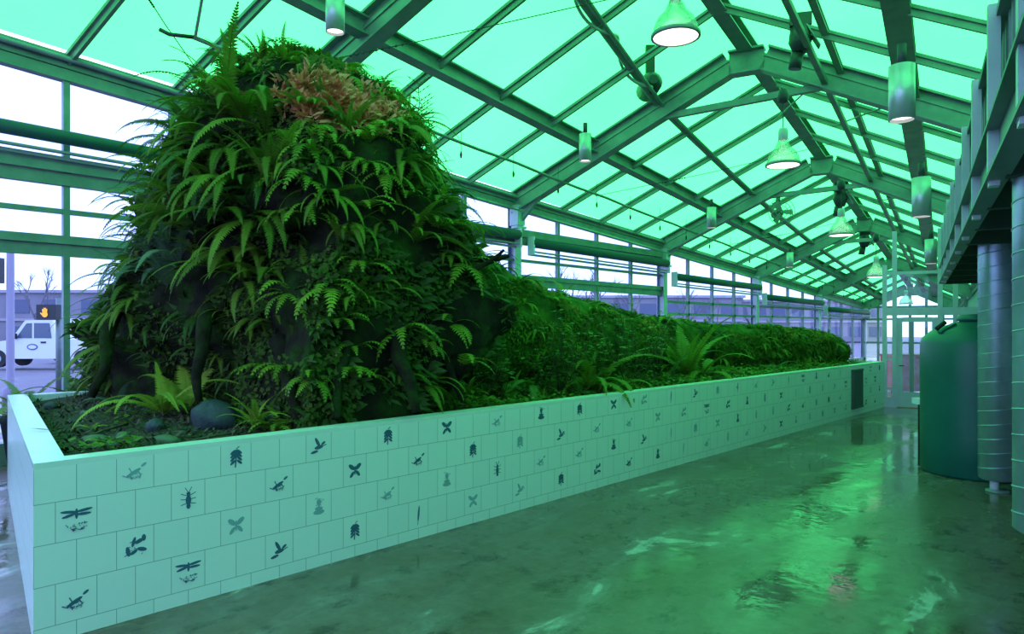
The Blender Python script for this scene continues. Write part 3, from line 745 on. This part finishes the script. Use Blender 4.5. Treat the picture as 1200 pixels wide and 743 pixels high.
# shrubs with round leaves in the strip ---------------------------------
def shrub(p, h, n, label, group, mk='clover'):
    t = empty('leafy_shrub', p); st = MB(); lf = MB()
    for i in range(n):
        a = R.uniform(0, 2 * PI); q = V((0, 0, 0)); pts = [q.copy()]; d = V((math.cos(a) * .35, math.sin(a) * .35, 1)).normalized()
        for k in range(6):
            d = (d + V((R.uniform(-.25, .25), R.uniform(-.25, .25), 0))).normalized(); q = q + d * h / 6; pts.append(q.copy())
            if k > 0:
                for s in range(4):
                    b = R.uniform(0, 2 * PI); o = V((math.cos(b), math.sin(b), R.uniform(-.3, .4))).normalized(); l = R.uniform(.06, .10)
                    w = o.cross(V((0, 0, 1))).normalized() * l * .35; base = q + o * .02
                    lf.add([base, base + o * l * .45 - w, base + o * l, base + o * l * .45 + w], [(0, 1, 2, 3)])
        st.tube(pts, [.006] * 6 + [.003], 4, False)
    st.build('stem', M['stem'], t); lf.build('foliage', M[mk], t); tag(t, label, 'shrub', group)
for px, py, h in ((655, 445, 1.15), (665, 442, .9), (735, 433, 1.25), (750, 431, 1.1), (572, 455, .75), (768, 428, .9), (640, 446, .6), (707, 438, .7), (585, 455, .5)):
    r_ = (px - 600) / 814; t = 5.6 / (.682 - .731 * r_); v = cam_pt(px, t); v.z = soil_z(v.x, v.y)
    shrub(v, h, 9, 'small upright leafy shrub growing in front of the trunk', 'leafy shrubs beside the trunk')
# slim saplings on the crown
for px, py, h in ((490, 165, .75), (497, 168, .55), (292, 100, .45), (402, 112, .30)):
    p = cp(px, 7.7, py + 14); t = empty('sapling', p); st = MB(); lf = MB(); pts = [V((0, 0, 0))]; q = V((0, 0, 0))
    for k in range(8):
        q = q + V((R.uniform(-.02, .02), R.uniform(-.02, .02), h / 8)); pts.append(q.copy())
        if k > 2:
            for s in (-1, 1):
                for m_ in range(3):
                    o = (RI * s + V((0, 0, .7))).normalized(); l = .05; base = q + o * .05 * m_
                    w = V((0, 0, 1)) * .010; lf.add([base, base + o * l * .5 - w, base + o * l, base + o * l * .5 + w], [(0, 1, 2, 3)])
                st.tube([q, q + (RI * s + V((0, 0, .7))).normalized() * .16], .003, 4, False)
    st.tube(pts, .006, 4, False); st.build('stem', M['stem'], t); lf.build('leaves', M['clover'], t)
    tag(t, {490: 'thin leafy sapling standing up from the right shoulder of the mound', 497: 'shorter sapling stem close beside the thin leafy one', 292: 'feathery shoot poking up over the mound left of the rusty crown', 402: 'small twig shoot beside the rusty crown'}[px], 'sapling')

# rocks -------------------------------------------------------------------
def rock(px, py, w, h, label, m='rock', t=None):
    p = gp(px, py); d = (p.x ** 2 + p.y ** 2) ** .5 if not t else t; d = p.x * -.682 + p.y * .731
    a = w / 814 * d / 2; b = h / 814 * d / 2
    mb = MB(); n1, n2 = 28, 18; vs = []; fs = []; sd = R.uniform(0, 50)
    for j in range(n2 + 1):
        ph = -PI / 2 + PI * j / n2
        for i in range(n1):
            th = 2 * PI * i / n1; u = V((math.cos(ph) * math.cos(th), math.cos(ph) * math.sin(th), math.sin(ph)))
            f = 1 + .16 * noise.noise(u * 1.3 + V((sd, 0, 0))) + .04 * noise.noise(u * 5 + V((sd, 0, 0)))
            vs.append((u.x * a * f, u.y * a * .8 * f, u.z * b * f))
    for j in range(n2):
        for i in range(n1): fs.append((j * n1 + i, j * n1 + (i + 1) % n1, (j + 1) * n1 + (i + 1) % n1, (j + 1) * n1 + i))
    mb.add(vs, fs, True); o = mb.build('rock', M[m], loc=(p.x, p.y, p.z + b * .55)); o.rotation_euler = (0, .1, .75); tag(o, label, 'rock')
rock(253, 500, 58, 40, 'big rounded blue-grey rock on the near soil behind the kerb')
rock(183, 503, 23, 19, 'fist-sized dark blue-grey rock left of the big rounded rock')
rock(114, 513, 34, 13, 'flat mossy green stone near the short tiled side', 'rockg')
rock(144, 511, 15, 13, 'small grey-green pebble between flat mossy stone and dark rock', 'rockg')
rock(195, 518, 30, 12, 'flat greenish stone below the dark fist-sized rock', 'rockg')
rock(60, 481, 16, 11, 'small grey stone at the back beside the short tiled side')
rock(87, 492, 13, 8, 'tiny pale stone near the back of the near soil')
rock(136, 526, 22, 7, 'flat pale stone tucked against the long kerb')
rock(100, 487, 12, 8, 'tiny grey pebble under the left edge of the mound', 'rockg')
rock(328, 498, 30, 16, 'dark stone half buried under the roots by the kerb')
for i, (p, q) in enumerate((((128, 519), (232, 512)), ((150, 500), (90, 516)), ((215, 520), (285, 508)))):
    a, b = gp(*p, .02), gp(*q, .03)
    o = MB().tube([a, a.lerp(b, .5) + V((0, 0, .015)), b], [.012, .01, .006], 6).build('stick', M['twig'])
    tag(o, ('long dead stick lying along the kerb on the near soil', 'short stick lying near the short tiled side', 'thin stick lying just below the big rounded rock')[i], 'stick')
# fern sprig on the coping
o = MB().tube([cp(38, 7.0, 507) * 1.0, cp(62, 6.6, 503)], .004, 5); p0 = V((-7.0, 1.52, 1.092))
sp = bpy.data.objects.new('fallen_frond', FR['grey_fern', 'arch'][0]); col.objects.link(sp)
g_ = cam_pt(58, .79 * 814 / (503 - 384), TOP + .012); sp.location = g_; sp.scale = (.3, .3, .03); sp.rotation_euler = (0, 0, 3.6)
tag(sp, 'small fallen frond lying on the white coping of the short side', 'frond')

# ------------------------------------------------------------------ hanging lamps
def pendant():
    t = empty('pendant_lamp')
    MB().lathe([(.05, .40), (.09, .36), (.12, .28), (.20, .20), (.245, .10), (.262, .0), (.255, .0), (.235, .10), (.19, .19), (.11, .27), (.08, .35), (.05, .39)], n=36).build('shade', M['reflector'], t)
    shd = t.children[0]; MB().lathe([(.250, -.02), (.275, -.02), (.275, .018), (.25, .018), (.25, -.02)], n=36).build('rim', M['metal'], shd)
    MB().lathe([(0, -.012), (.248, -.012), (.248, .004), (0, .004)], n=36).build('bulb_lens', M['glow'], t)
    mb = MB().lathe([(0, .58), (.06, .58), (.075, .53), (.075, .42), (.04, .38), (0, .38)], n=20)
    for a in range(4): mb.beam((.08 * math.cos(a * PI / 2), .08 * math.sin(a * PI / 2), .38), (.05 * math.cos(a * PI / 2), .05 * math.sin(a * PI / 2), .56), .012, .012, up=(0, 1, 0))
    mb.build('housing', M['metal_light'], t)
    MB().tube([(0, 0, .58), (0, 0, 1.0)], .008, 6).build('cord', M['cable'], t)
    MB().lathe([(0, 1.22), (.07, 1.2), (.09, 1.1), (.07, 1.0), (0, .98)], n=16).build('ballast', M['dark'], t)
    return t
pl = pendant()
LP = [(792, 42, 57, 'pendant_lamp nearest'), (918, 193, 40, ''), (986, 275, 29, ''), (1027, 324, 22.5, ''), (1062, 356, 15, '')]
LL = ['large bell pendant lamp with glowing disc near the top of the photo', 'bell pendant lamp hanging below the second collar beam', 'bell pendant lamp third along the ridge line', 'small bell pendant lamp above the partition mullion', 'tiny farthest bell pendant lamp seen past the door partition']
for i, (px, py, w, _) in enumerate(LP):
    o = pl if i == 0 else copy_tree(pl); t = .55 * 814 / w; o.location = cp(px, t, py)
    if i > 0: o.location.z -= 0
    tag(o, LL[i], 'pendant lamp', 'pendant lamps under the ridge')

def downlight(w, label, px, py, n_=1):
    t_ = .22 * 814 / w; p = cp(px, t_, py); o = empty('cylinder_downlight', p)
    MB().lathe([(.10, 0), (.11, 0), (.11, .5), (0, .5)], n=28).build('body', M['cyl'], o)
    MB().lathe([(0, .03), (.10, .03), (.10, .05), (0, .05)], n=28).build('lens', M['glow'], o)
    MB().lathe([(0, .5), (.04, .5), (.04, .7), (0, .7)], n=10).build('stem', M['dark'], o)
    tag(o, label, 'downlight', 'cylinder downlights below the purlins'); return o
downlight(22, 'silver cylinder downlight at the top edge above the rusty crown of the mound', 393, 38)
downlight(14, 'silver cylinder downlight below the left purlin beside the second rafter', 686, 189)
downlight(10.5, 'small cylinder downlight on the left purlin midway down the hall', 834, 267)
downlight(7.5, 'tiny cylinder downlight far along the left purlin', 926, 313)
downlight(28, 'big silver cylinder downlight hanging on the right purlin near the mezzanine', 1057, 141)
downlight(20, 'silver cylinder downlight second along the right purlin', 1080, 254)
downlight(12.5, 'small cylinder downlight third along the right purlin, by the railing', 1091, 309)

# ------------------------------------------------------------------ conduit line with fans
def cs(k): 
    P_ = [(.35, 2.6), (.5, 2.6), (.7, 2.75), (.85, 3.0), (1.0, 3.35), (1.1, 3.85), (1.3, 4.6)]
    for (k0, s0), (k1, s1) in zip(P_, P_[1:]):
        if k <= k1: return s0 + (s1 - s0) * (k - k0) / (k1 - k0)
    return 4.6
def CP(k, ds=0, dh=0): return RP(k, cs(k) + ds, roofh(cs(k)) + dh)
KC = [1.25 - .8 * i / 32 for i in range(33)]
mb = MB(); mb.tube([CP(k) for k in KC], .085, 10); mb.tube([CP(k, .12, -.07) for k in KC], .04, 8)
tag(mb.build('conduit', M['metal']), 'twin pipe conduit running under the left roof slope from fan to fan', 'conduit')
mb = MB(); pts = []
for i in range(90):
    f = i / 89; a_ = f * 26; pts.append(CP(1.2 - .19 * f, .12 * math.cos(a_), .12 * math.sin(a_)))
mb.tube(pts, .03, 6); tag(mb.build('wrapped_cable', M['metal_light']), 'pale cable spiralling around the near part of the conduit', 'cable')
def fan(px, py, t, r, label, ring=True):
    o = empty('circulation_fan', cp(px, t, py), -.82)
    MB().tube([(-.22, 0, 0), (.10, 0, 0), (.2, 0, 0)], [.12, .12, .05], 16).build('motor', M['dark'], o)
    MB().beam((0, 0, .1), (0, 0, .45), .06, .10, up=(0, 1, 0)).build('bracket', M['dark'], o)
    if ring:
        mb = MB()
        for rr_ in (r, r * .72, r * .45):
            mb.tube([(.22 + .04, rr_ * math.cos(a), rr_ * math.sin(a)) for a in [2 * PI * i / 24 for i in range(25)]], .008, 5, False)
        for i in range(12): a = 2 * PI * i / 12; mb.tube([(.26, 0, 0), (.26, r * math.cos(a), r * math.sin(a))], .005, 4, False)
        mb.build('guard', M['metal'], o)
        for i in range(3):
            a = 2 * PI * i / 3; c, s = math.cos(a), math.sin(a); b = MB()
            b.add([(.20, r * .15 * c - .05 * s, r * .15 * s + .05 * c), (.24, r * .15 * c + .05 * s, r * .15 * s - .05 * c), (.24, r * .9 * c + .09 * s, r * .9 * s - .09 * c), (.18, r * .9 * c - .09 * s, r * .9 * s + .09 * c)], [(0, 1, 2, 3)]); b.build('blade', M['metal'], o)
    if not ring: o.scale = (1.9, 1.9, 1.9)
    tag(o, label, 'fan')
fan(762, 100, 15.0, .34, 'dark round fan motor on the conduit where it crosses the second rafter', False)
fan(912, 250, 19, .36, 'smaller round fan on the conduit farther down the hall')
def motor(px, py, t, label):
    o = empty('ridge_motor', cp(px, t, py)); MB().tube([(0, 0, .3), (0, 0, .05), (0, 0, -.15)], [.17, .2, .12], 14).build('motor', M['dark'], o)
    MB().box((0, 0, .42), (.36, .22, .22), .5).build('gearbox', M['dark'], o); MB().tube([(-.05, 0, -.15), (-.1, 0, -.42)], .11, 12).build('housing', M['dark'], o)
    MB().beam((.1, 0, .3), (.3, .1, -.1), .2, .02).build('plate', M['metal'], o); tag(o, label, 'motor')
motor(938, 52, 12.4, 'dark vent motor clamped below the ridge near the second rafter')
motor(985, 236, 20, 'dark vent motor under the ridge above the third pendant lamp')
motor(1013, 285, 26, 'small dark vent motor under the far ridge')

# ------------------------------------------------------------------ misting pipe with hanging nozzles
pipe = empty('misting_pipe', RP(kY(2.6), 1.3, 3.13)); o0 = pipe.location.copy()
pts = []; ks = [kY(3.4 + 32 * i / 30) for i in range(31)]
for i, k in enumerate(ks): pts.append(RP(k, 1.3, 3.13 - .03 * math.sin(i * PI / 3) ** 2) - o0)
MB().tube(pts, .032, 6).build('pipe', M['metal'], pipe)
MB().tube([pts[0], pts[0] + V((-.2, -.25, .02)), pts[0] + V((-.28, -.35, .08))], .03, 8).build('end_valve', M['dark'], pipe)
MB().tube([pts[0] + V((.02, .02, 0)), pts[0] + V((1.3, -.3, .75)), pts[0] + V((2.4, -.5, 1.6))], .022, 6).build('feed_pipe', M['metal_light'], pipe)
j = 0
for i in range(24):
    k = kY(3.9 + 1.45 * i); p = RP(k, 1.3, 3.13) - o0; up = .3; dn = .38
    mb = MB().tube([p + V((0, 0, up)), p + V((0, 0, -dn * .6))], .006, 5); dt_ = mb.build('drop_tube', M['cable'], pipe)
    MB().lathe([(0, -.12), (.018, -.10), (.028, -.04), (.014, .02), (0, .03)], (p.x, p.y, p.z - dn * .6), 10).build('nozzle', M['dark'], dt_)
tag(pipe, 'thin misting pipe with hanging nozzles strung under the left roof slope', 'pipe')
for i, (a, b, lab) in enumerate(((RP(kY(4.2), .2, 3.0), RP(kY(7.5), 6.2, 4.4), 'thin steel cable crossing the hall above the mound'), (RP(kY(2.4), 1.2, 3.9), RP(kY(4.4), .4, 2.9), 'slanting cable at the top left beside the mound'), (RP(kY(13), 1.0, 3.2), RP(kY(14.5), 6.0, 4.3), 'barbed looking cable crossing between second and third rafters'), (RP(kY(20), 1.0, 3.2), RP(kY(21), 6.0, 4.3), 'thin cable crossing beyond the third rafter'))):
    mb = MB(); m = a.lerp(b, .5) + V((0, 0, -.05)); mb.tube([a, m, b], .008, 5)
    for q in range(9): mb.tube([a.lerp(b, .30 + q * .012) + V((0, 0, -.05)), a.lerp(b, .304 + q * .012) + V((0, 0, -.03))], .018, 5)
    tag(mb.build('cable', M['cable']), lab, 'cable')

# ------------------------------------------------------------------ mezzanine on the right
E0, E1 = V((1.0, -2.8, 0)), V((-3.55, 17.5, 0)); ed = (E1 - E0).normalized(); en = V((ed.y, -ed.x, 0)); E0 += en * .11; E1 += en * .11   # en points right
ZU = 2.87
mz = struct(empty('mezzanine')); ROT = math.atan2(ed.y, ed.x); LEN = (E1 - E0).length
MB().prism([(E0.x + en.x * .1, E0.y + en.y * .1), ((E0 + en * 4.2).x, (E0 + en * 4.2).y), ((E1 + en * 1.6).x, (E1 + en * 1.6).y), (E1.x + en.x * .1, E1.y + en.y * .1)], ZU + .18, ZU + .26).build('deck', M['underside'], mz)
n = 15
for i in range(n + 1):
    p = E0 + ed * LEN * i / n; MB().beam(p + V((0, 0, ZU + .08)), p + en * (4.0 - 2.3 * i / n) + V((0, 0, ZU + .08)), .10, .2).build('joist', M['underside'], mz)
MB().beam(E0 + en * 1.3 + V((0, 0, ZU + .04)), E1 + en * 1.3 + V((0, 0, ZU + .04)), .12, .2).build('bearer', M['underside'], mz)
MB().beam(E0 + V((0, 0, ZU + .16)), E1 + V((0, 0, ZU + .16)), .05, .34).build('fascia', M['panel'], mz)
MB().beam(E0 - en * .04 + V((0, 0, ZU + .0)), E1 - en * .04 + V((0, 0, ZU + .0)), .12, .025).build('fascia_lip', M['panel'], mz)
MB().beam(E0 - en * .04 + V((0, 0, ZU + .33)), E1 - en * .04 + V((0, 0, ZU + .33)), .12, .025).build('fascia_lip', M['panel'], mz)
# corrugated railing skin as one ribbed sheet
mb = MB(); prof = []; step = .19; nn = int(LEN / step)
for i in range(nn):
    for f, d in ((0, 0), (.25, 0), (.35, .09), (.85, .09), (.95, 0)): prof.append((i * step + f * step, d))
vs = []; fs = []
for u, d in prof:
    p = E0 + ed * u + en * (.02 + d); vs += [(p.x, p.y, ZU + .36), (p.x, p.y, ZU + 1.06)]
for i in range(len(prof) - 1): fs.append((2 * i, 2 * i + 2, 2 * i + 3, 2 * i + 1))
mb.add(vs, fs); mb.build('corrugated_guard', M['panel'], mz)
MB().beam(E0 + V((0, 0, ZU + 1.08)), E1 + V((0, 0, ZU + 1.08)), .08, .05).build('top_rail', M['panel'], mz)
for i in range(13):
    p = E0 + ed * (LEN * (i + .3) / 13) - en * .05; gpo = MB().box((p.x, p.y, ZU + .56), (.09, .07, 1.16), ROT).build('guard_post', M['metal_light'], mz)
    MB().box((p.x, p.y, ZU - .02), (.10, .06, .05), ROT).build('post_foot', M['white_metal'], gpo)

# ducts
def duct(x, y, r, z0, z1, label, leg=False):
    o = empty('spiral_duct', (x, y, 0)); prof = [(0, z0), (r - .03, z0), (r, z0 + .02)]
    MB().lathe(prof + [(r, z1)], n=40).build('body', M['duct'], o)
    s = MB(); z = z0 + .08; i = 0; pts = []
    turns = (z1 - z0) / .165
    for i in range(int(turns * 28)):
        a = i / 28 * 2 * PI; pts.append(((r + .001) * math.cos(a), (r + .001) * math.sin(a), z0 + .03 + i / 28 * .165))
    s.tube(pts, .006, 4); s.build('spiral_seam', M['duct'], o)
    if leg: MB().tube([(-.03, 0, 0), (-.03, 0, z0 + .02)], .045, 14).build('drain_pipe', M['white_metal'], o); MB().lathe([(0, 0), (.12, 0), (.12, .02), (0, .02)], n=20).build('foot', M['metal'], o)
    tag(o, label, 'duct')
p = cam_pt(1169, 8.05); duct(p.x, p.y, .19, .14, ZU + .05, 'tall galvanised spiral duct next to the green tank', True)
p = cam_pt(1185, 8.9); duct(p.x, p.y, .20, .14, ZU + .05, 'galvanised duct half hidden between the two nearer ducts', True)
p = cam_pt(1245, 4.35); duct(p.x, p.y, .255, .60, ZU + .05, 'wide spiral duct cut by the right edge of the photo')
# near leg for the floating duct
# tank
o = empty('water_tank', cam_pt(1145, 9.1)); r = .645
prof = [(0, 0), (r - .02, 0), (r, .03)] + [(r, .5), (r, 1.1), (r, 1.70), (r - .03, 1.77), (r * .80, 1.86), (r * .55, 1.93), (r * .36, 1.97), (.20, 1.98), (.20, 2.02), (0, 2.02)]
MB().lathe(prof, n=64).build('body', M['tank'], o)
MB().lathe([(0, 2.08), (.20, 2.07), (.225, 2.02), (.225, 1.99), (.19, 1.99)], n=32).build('lid', M['tank'], o)
for a in (2.6, 4.1, 5.4): c, s = math.cos(a), math.sin(a); MB().beam((.33 * c, .33 * s, 1.93), (.56 * c, .56 * s, 1.81), .05, .08).build('lifting_lug', M['tank'], o)
MB().tube([(-.30, -.30, 1.97), (-.34, -.34, 1.93), (-.39, -.37, 1.88)], .03, 8).build('hose_clip', M['black'], o)
MB().lathe([(0, 1.96), (.10, 1.97), (.10, 2.12), (.07, 2.15), (0, 2.15)], (.28, -.25, 0), 20).build('inlet_cap', M['tank'], o)
tag(o, 'large dark green plastic water tank standing on the wet floor', 'tank')
pp = cam_pt(1077.5, 9.5); o = empty('equipment_box', pp, .8); MB().box((.25, 0, .43), (.5, .06, .84)).build('body', M['black'], o); MB().box((.25, 0, .89), (.52, .3, .08)).build('lid', M['white_metal'], o)
tag(o, 'black panel with pale top just behind the green tank', 'panel')
# red cabinet and street beyond the door
p = cam_pt(1072, 20.5); o = empty('red_bin', p, .7); MB().box((0, 0, .55), (1.6, .8, 1.0)).build('body', M['red'], o); MB().box((0, 0, 1.08), (1.66, .86, .07)).build('lid', M['red'], o)
for sx in (-.6, .6): MB().lathe([(0, -.06), (.07, -.06), (.07, .0), (0, .0)], (sx, 0, .06), 12).build('wheel', M['black'], o)
tag(o, 'pinkish red bin seen through the glazed door', 'bin')

# ------------------------------------------------------------------ outside: pickup, signal, poles, buildings, bare trees
tr = empty('pickup_truck', cam_pt(58, 34), math.atan2(-.682, -.731))
def ext(poly, w0, w1):    # side profile extruded across the truck
    n = len(poly); vs = [(x, w0, z) for x, z in poly] + [(x, w1, z) for x, z in poly]
    return MB().add(vs, [tuple(range(n)), tuple(reversed(range(n, 2 * n)))] + [(i, (i + 1) % n, n + (i + 1) % n, n + i) for i in range(n)])
ext([(2.6, .42), (2.65, .9), (2.5, 1.15), (1.25, 1.32), (.55, 2.25), (-.75, 2.3), (-.95, 1.35), (-3.2, 1.35), (-3.25, .45), (-1.9, .45), (-1.6, .42)], -.9, .9).build('body', M['truck'], tr)
for s in (-1, 1):
    y = s * .905
    ext([(.98, 1.40), (.48, 2.1), (.22, 2.12), (.22, 1.40)], y, y + .01 * s).build('window', M['truck_glass'], tr)
    ext([(.12, 1.40), (.12, 2.12), (-.62, 2.12), (-.72, 1.40)], y, y + .01 * s).build('window', M['truck_glass'], tr)
    ext([(-.45, 1.16), (-.2, 1.16), (-.2, 1.24), (-.45, 1.24)], y, y + .02 * s).build('door_handle', M['rubber'], tr)
    e = ell(.2, .98, .26, .15, 0, 20); eo = ext(e, y, y + .012 * s).build('emblem', M['logo'], tr)
    ext(ell(.2, .98, .20, .09, 0, 20), y, y + .018 * s).build('emblem_centre', M['truck'], eo)
    ext([(1.02, 1.36), (1.02, 1.62), (.86, 1.62), (.86, 1.36)], s * 1.0, s * 1.12).build('mirror', M['rubber'], tr)
    for wx in (1.85, -2.2):
        w = MB().tube([(wx, s * .72, .42), (wx, s * .95, .42)], .42, 24); wo = w.build('wheel', M['rubber'], tr); MB().tube([(wx, s * .93, .42), (wx, s * .97, .42)], .2, 16).build('hubcap', M['metal_light'], wo)
tag(tr, 'white pickup truck with oval door emblem on the street outside the left glass', 'pickup truck')
# utility box truck part seen behind it
vn = empty('white_van', cam_pt(112, 40), math.atan2(-.682, -.731))
ext([(2.4, .4), (2.4, 1.2), (1.8, 1.5), (1.4, 2.4), (-2.4, 2.45), (-2.4, .4)], -.95, .95).build('body', M['truck'], vn)
for wx in (1.5, -1.6):
    for s in (-1, 1): MB().tube([(wx, s * .75, .36), (wx, s * .97, .36)], .36, 20).build('wheel', M['rubber'], vn)
ext([(1.7, 1.5), (1.38, 2.2), (.7, 2.2), (.7, 1.5)], .955, .965).build('window', M['truck_glass'], vn)
tag(vn, 'white van parked behind the pickup, mostly hidden by the mound', 'van')
pole = empty('street_light', cam_pt(12.5, 17)); MB().lathe([(0, 0), (.17, 0), (.17, .4), (.09, .45), (.08, 3.72), (0, 3.74)], n=18).build('pole', M['pole'], pole)
MB().box((-.30, -.27, 3.3), (.28, .32, .62), .75).build('signal_head', M['dark'], pole)
tag(pole, 'pale lavender street pole outside the left glass with dark signal head', 'street pole')
sg = empty('pedestrian_signal', cam_pt(69, 16.5)); MB().lathe([(0, 0), (.06, 0), (.06, 2.6), (0, 2.6)], n=14).build('pole', M['metal'], sg)
c = cam_pt(53, 16.3) - cam_pt(69, 16.5); ang = math.atan2(RI.y, RI.x)
MB().box((c.x * .72, c.y * .72, 2.26), (.46, .2, .36), ang).build('housing', M['dark'], sg)
hand = empty('hand', (c.x - .02 + .08, c.y + .06, 2.26)); hand.parent = sg
f = -DI * .12; mb = MB()
def hp(u, v): return RI * u + V((0, 0, v)) + f
def quad2(pl): 
    n = len(pl); mb.add([hp(u, v) for u, v in pl] + [hp(u, v) - f * .12 for u, v in pl], [tuple(range(n)), tuple(reversed(range(n, 2 * n)))] + [(i, (i + 1) % n, n + (i + 1) % n, n + i) for i in range(n)])
quad2(ell(0, -.05, .065, .07)); 
for u, v, a_, l in ((-.045, .03, .12, .05), (-.016, .05, .03, .06), (.014, .05, -.03, .058), (.042, .035, -.12, .05), (-.075, -.04, .75, .045)): quad2(ell(u, v, .013, l, a_))
bpy.data.objects.remove(hand)
mb.v = [(x + c.x * .78, y + c.y * .78, z + 2.26) for x, y, z in mb.v]; mb.build('hand_symbol', M['signal'], sg)
tag(sg, 'pedestrian signal showing a lit orange hand outside the left glass', 'pedestrian signal')
def building(px, t, w, d, h, label, rows, cols, rot=None):
    rot = math.atan2(RI.y, RI.x) if rot is None else rot; o = empty('street_building', cam_pt(px, t), rot)
    MB().box((0, 0, h / 2), (w, d, h)).build('wall', M['bldg'], o); MB().box((0, 0, h + .15), (w + .5, d + .5, .3)).build('roof_edge', M['bldg2'], o)
    for r_ in range(rows):
        for c_ in range(cols):
            x = -w / 2 + w * (c_ + .5) / cols; z = h * (r_ + .5) / rows
            f_ = MB().box((x, -d / 2 - .02, z), (w / cols * .62, .08, h / rows * .5)).build('window', M['bwin'], o)
    MB().box((0, -d / 2 - .1, h / rows), (w, .15, .25)).build('ledge', M['bldg2'], o)
    tag(o, label, 'building')
building(60, 75, 34, 10, 5.4, 'low lavender-grey building across the street at the far left', 2, 9)
building(690, 90, 36, 12, 5.5, 'long lavender-grey building seen through the glass above the log', 2, 11)
building(905, 100, 26, 12, 5.4, 'pale grey building seen through the far bays of the left glass', 2, 10)
def tree(px, t, h, label):
    o = empty('bare_tree', cam_pt(px, t)); mb = MB()
    def br(p, d, l, r, lv):
        q = p + d * l; mb.tube([p, p.lerp(q, .5) + V((R.uniform(-.04, .04) * l,) * 3), q], [r, r * .85, r * .65], 5, False)
        if lv == 0: return
        for i in range(3 if lv > 1 else 4):
            nd_ = (d + V((R.uniform(-.7, .7), R.uniform(-.7, .7), R.uniform(-.1, .5)))).normalized(); br(p.lerp(q, R.uniform(.6, 1)), nd_, l * .62, r * .55, lv - 1)
    br(V((0, 0, 0)), V((0, 0, 1)), h * .36, h * .014, 4); mb.build('branches', M['tree'], o); tag(o, label, 'bare tree', 'bare trees beyond the left glass')
tree(42, 48, 8, 'leafless street tree beyond the glass above the white pickup')
for px, t, h in ((655, 40, 7.5), (700, 44, 8), (748, 46, 7), (800, 50, 6.5), (838, 52, 6), (880, 60, 6.5)):
    tree(px, t, h, 'leafless tree outside seen through the glass above the log')

# ------------------------------------------------------------------ sky, camera, output
w = bpy.data.worlds.new('overcast'); bpy.context.scene.world = w; w.use_nodes = True; nt = w.node_tree; bg = nt.nodes['Background']
tc = nt.nodes.new('ShaderNodeTexCoord'); n1 = nd(nt, 'ShaderNodeTexNoise', Scale=1.6, Detail=5.0); nt.links.new(tc.outputs['Generated'], n1.inputs['Vector'])
nt.links.new(ramp(nt, n1.outputs[0], [(.35, (.53, .80, 1.0)), (.65, (.57, .82, 1.0))]), bg.inputs[0]); bg.inputs[1].default_value = 3.25

sc = bpy.context.scene
cam = bpy.data.cameras.new('camera'); co = bpy.data.objects.new('camera', cam); col.objects.link(co)
co.location = (0, 0, EYE); co.rotation_euler = (PI / 2, 0, math.radians(43.0)); cam.sensor_width = 36; cam.lens = 36 * 814 / 1200; cam.shift_y = 12.5 / 1200; cam.clip_end = 500
sc.camera = co
sc.view_settings.view_transform = 'Standard'; sc.view_settings.look = 'None'; sc.view_settings.gamma = 1; sc.view_settings.exposure = 0.0; sc.view_settings.use_curve_mapping = False
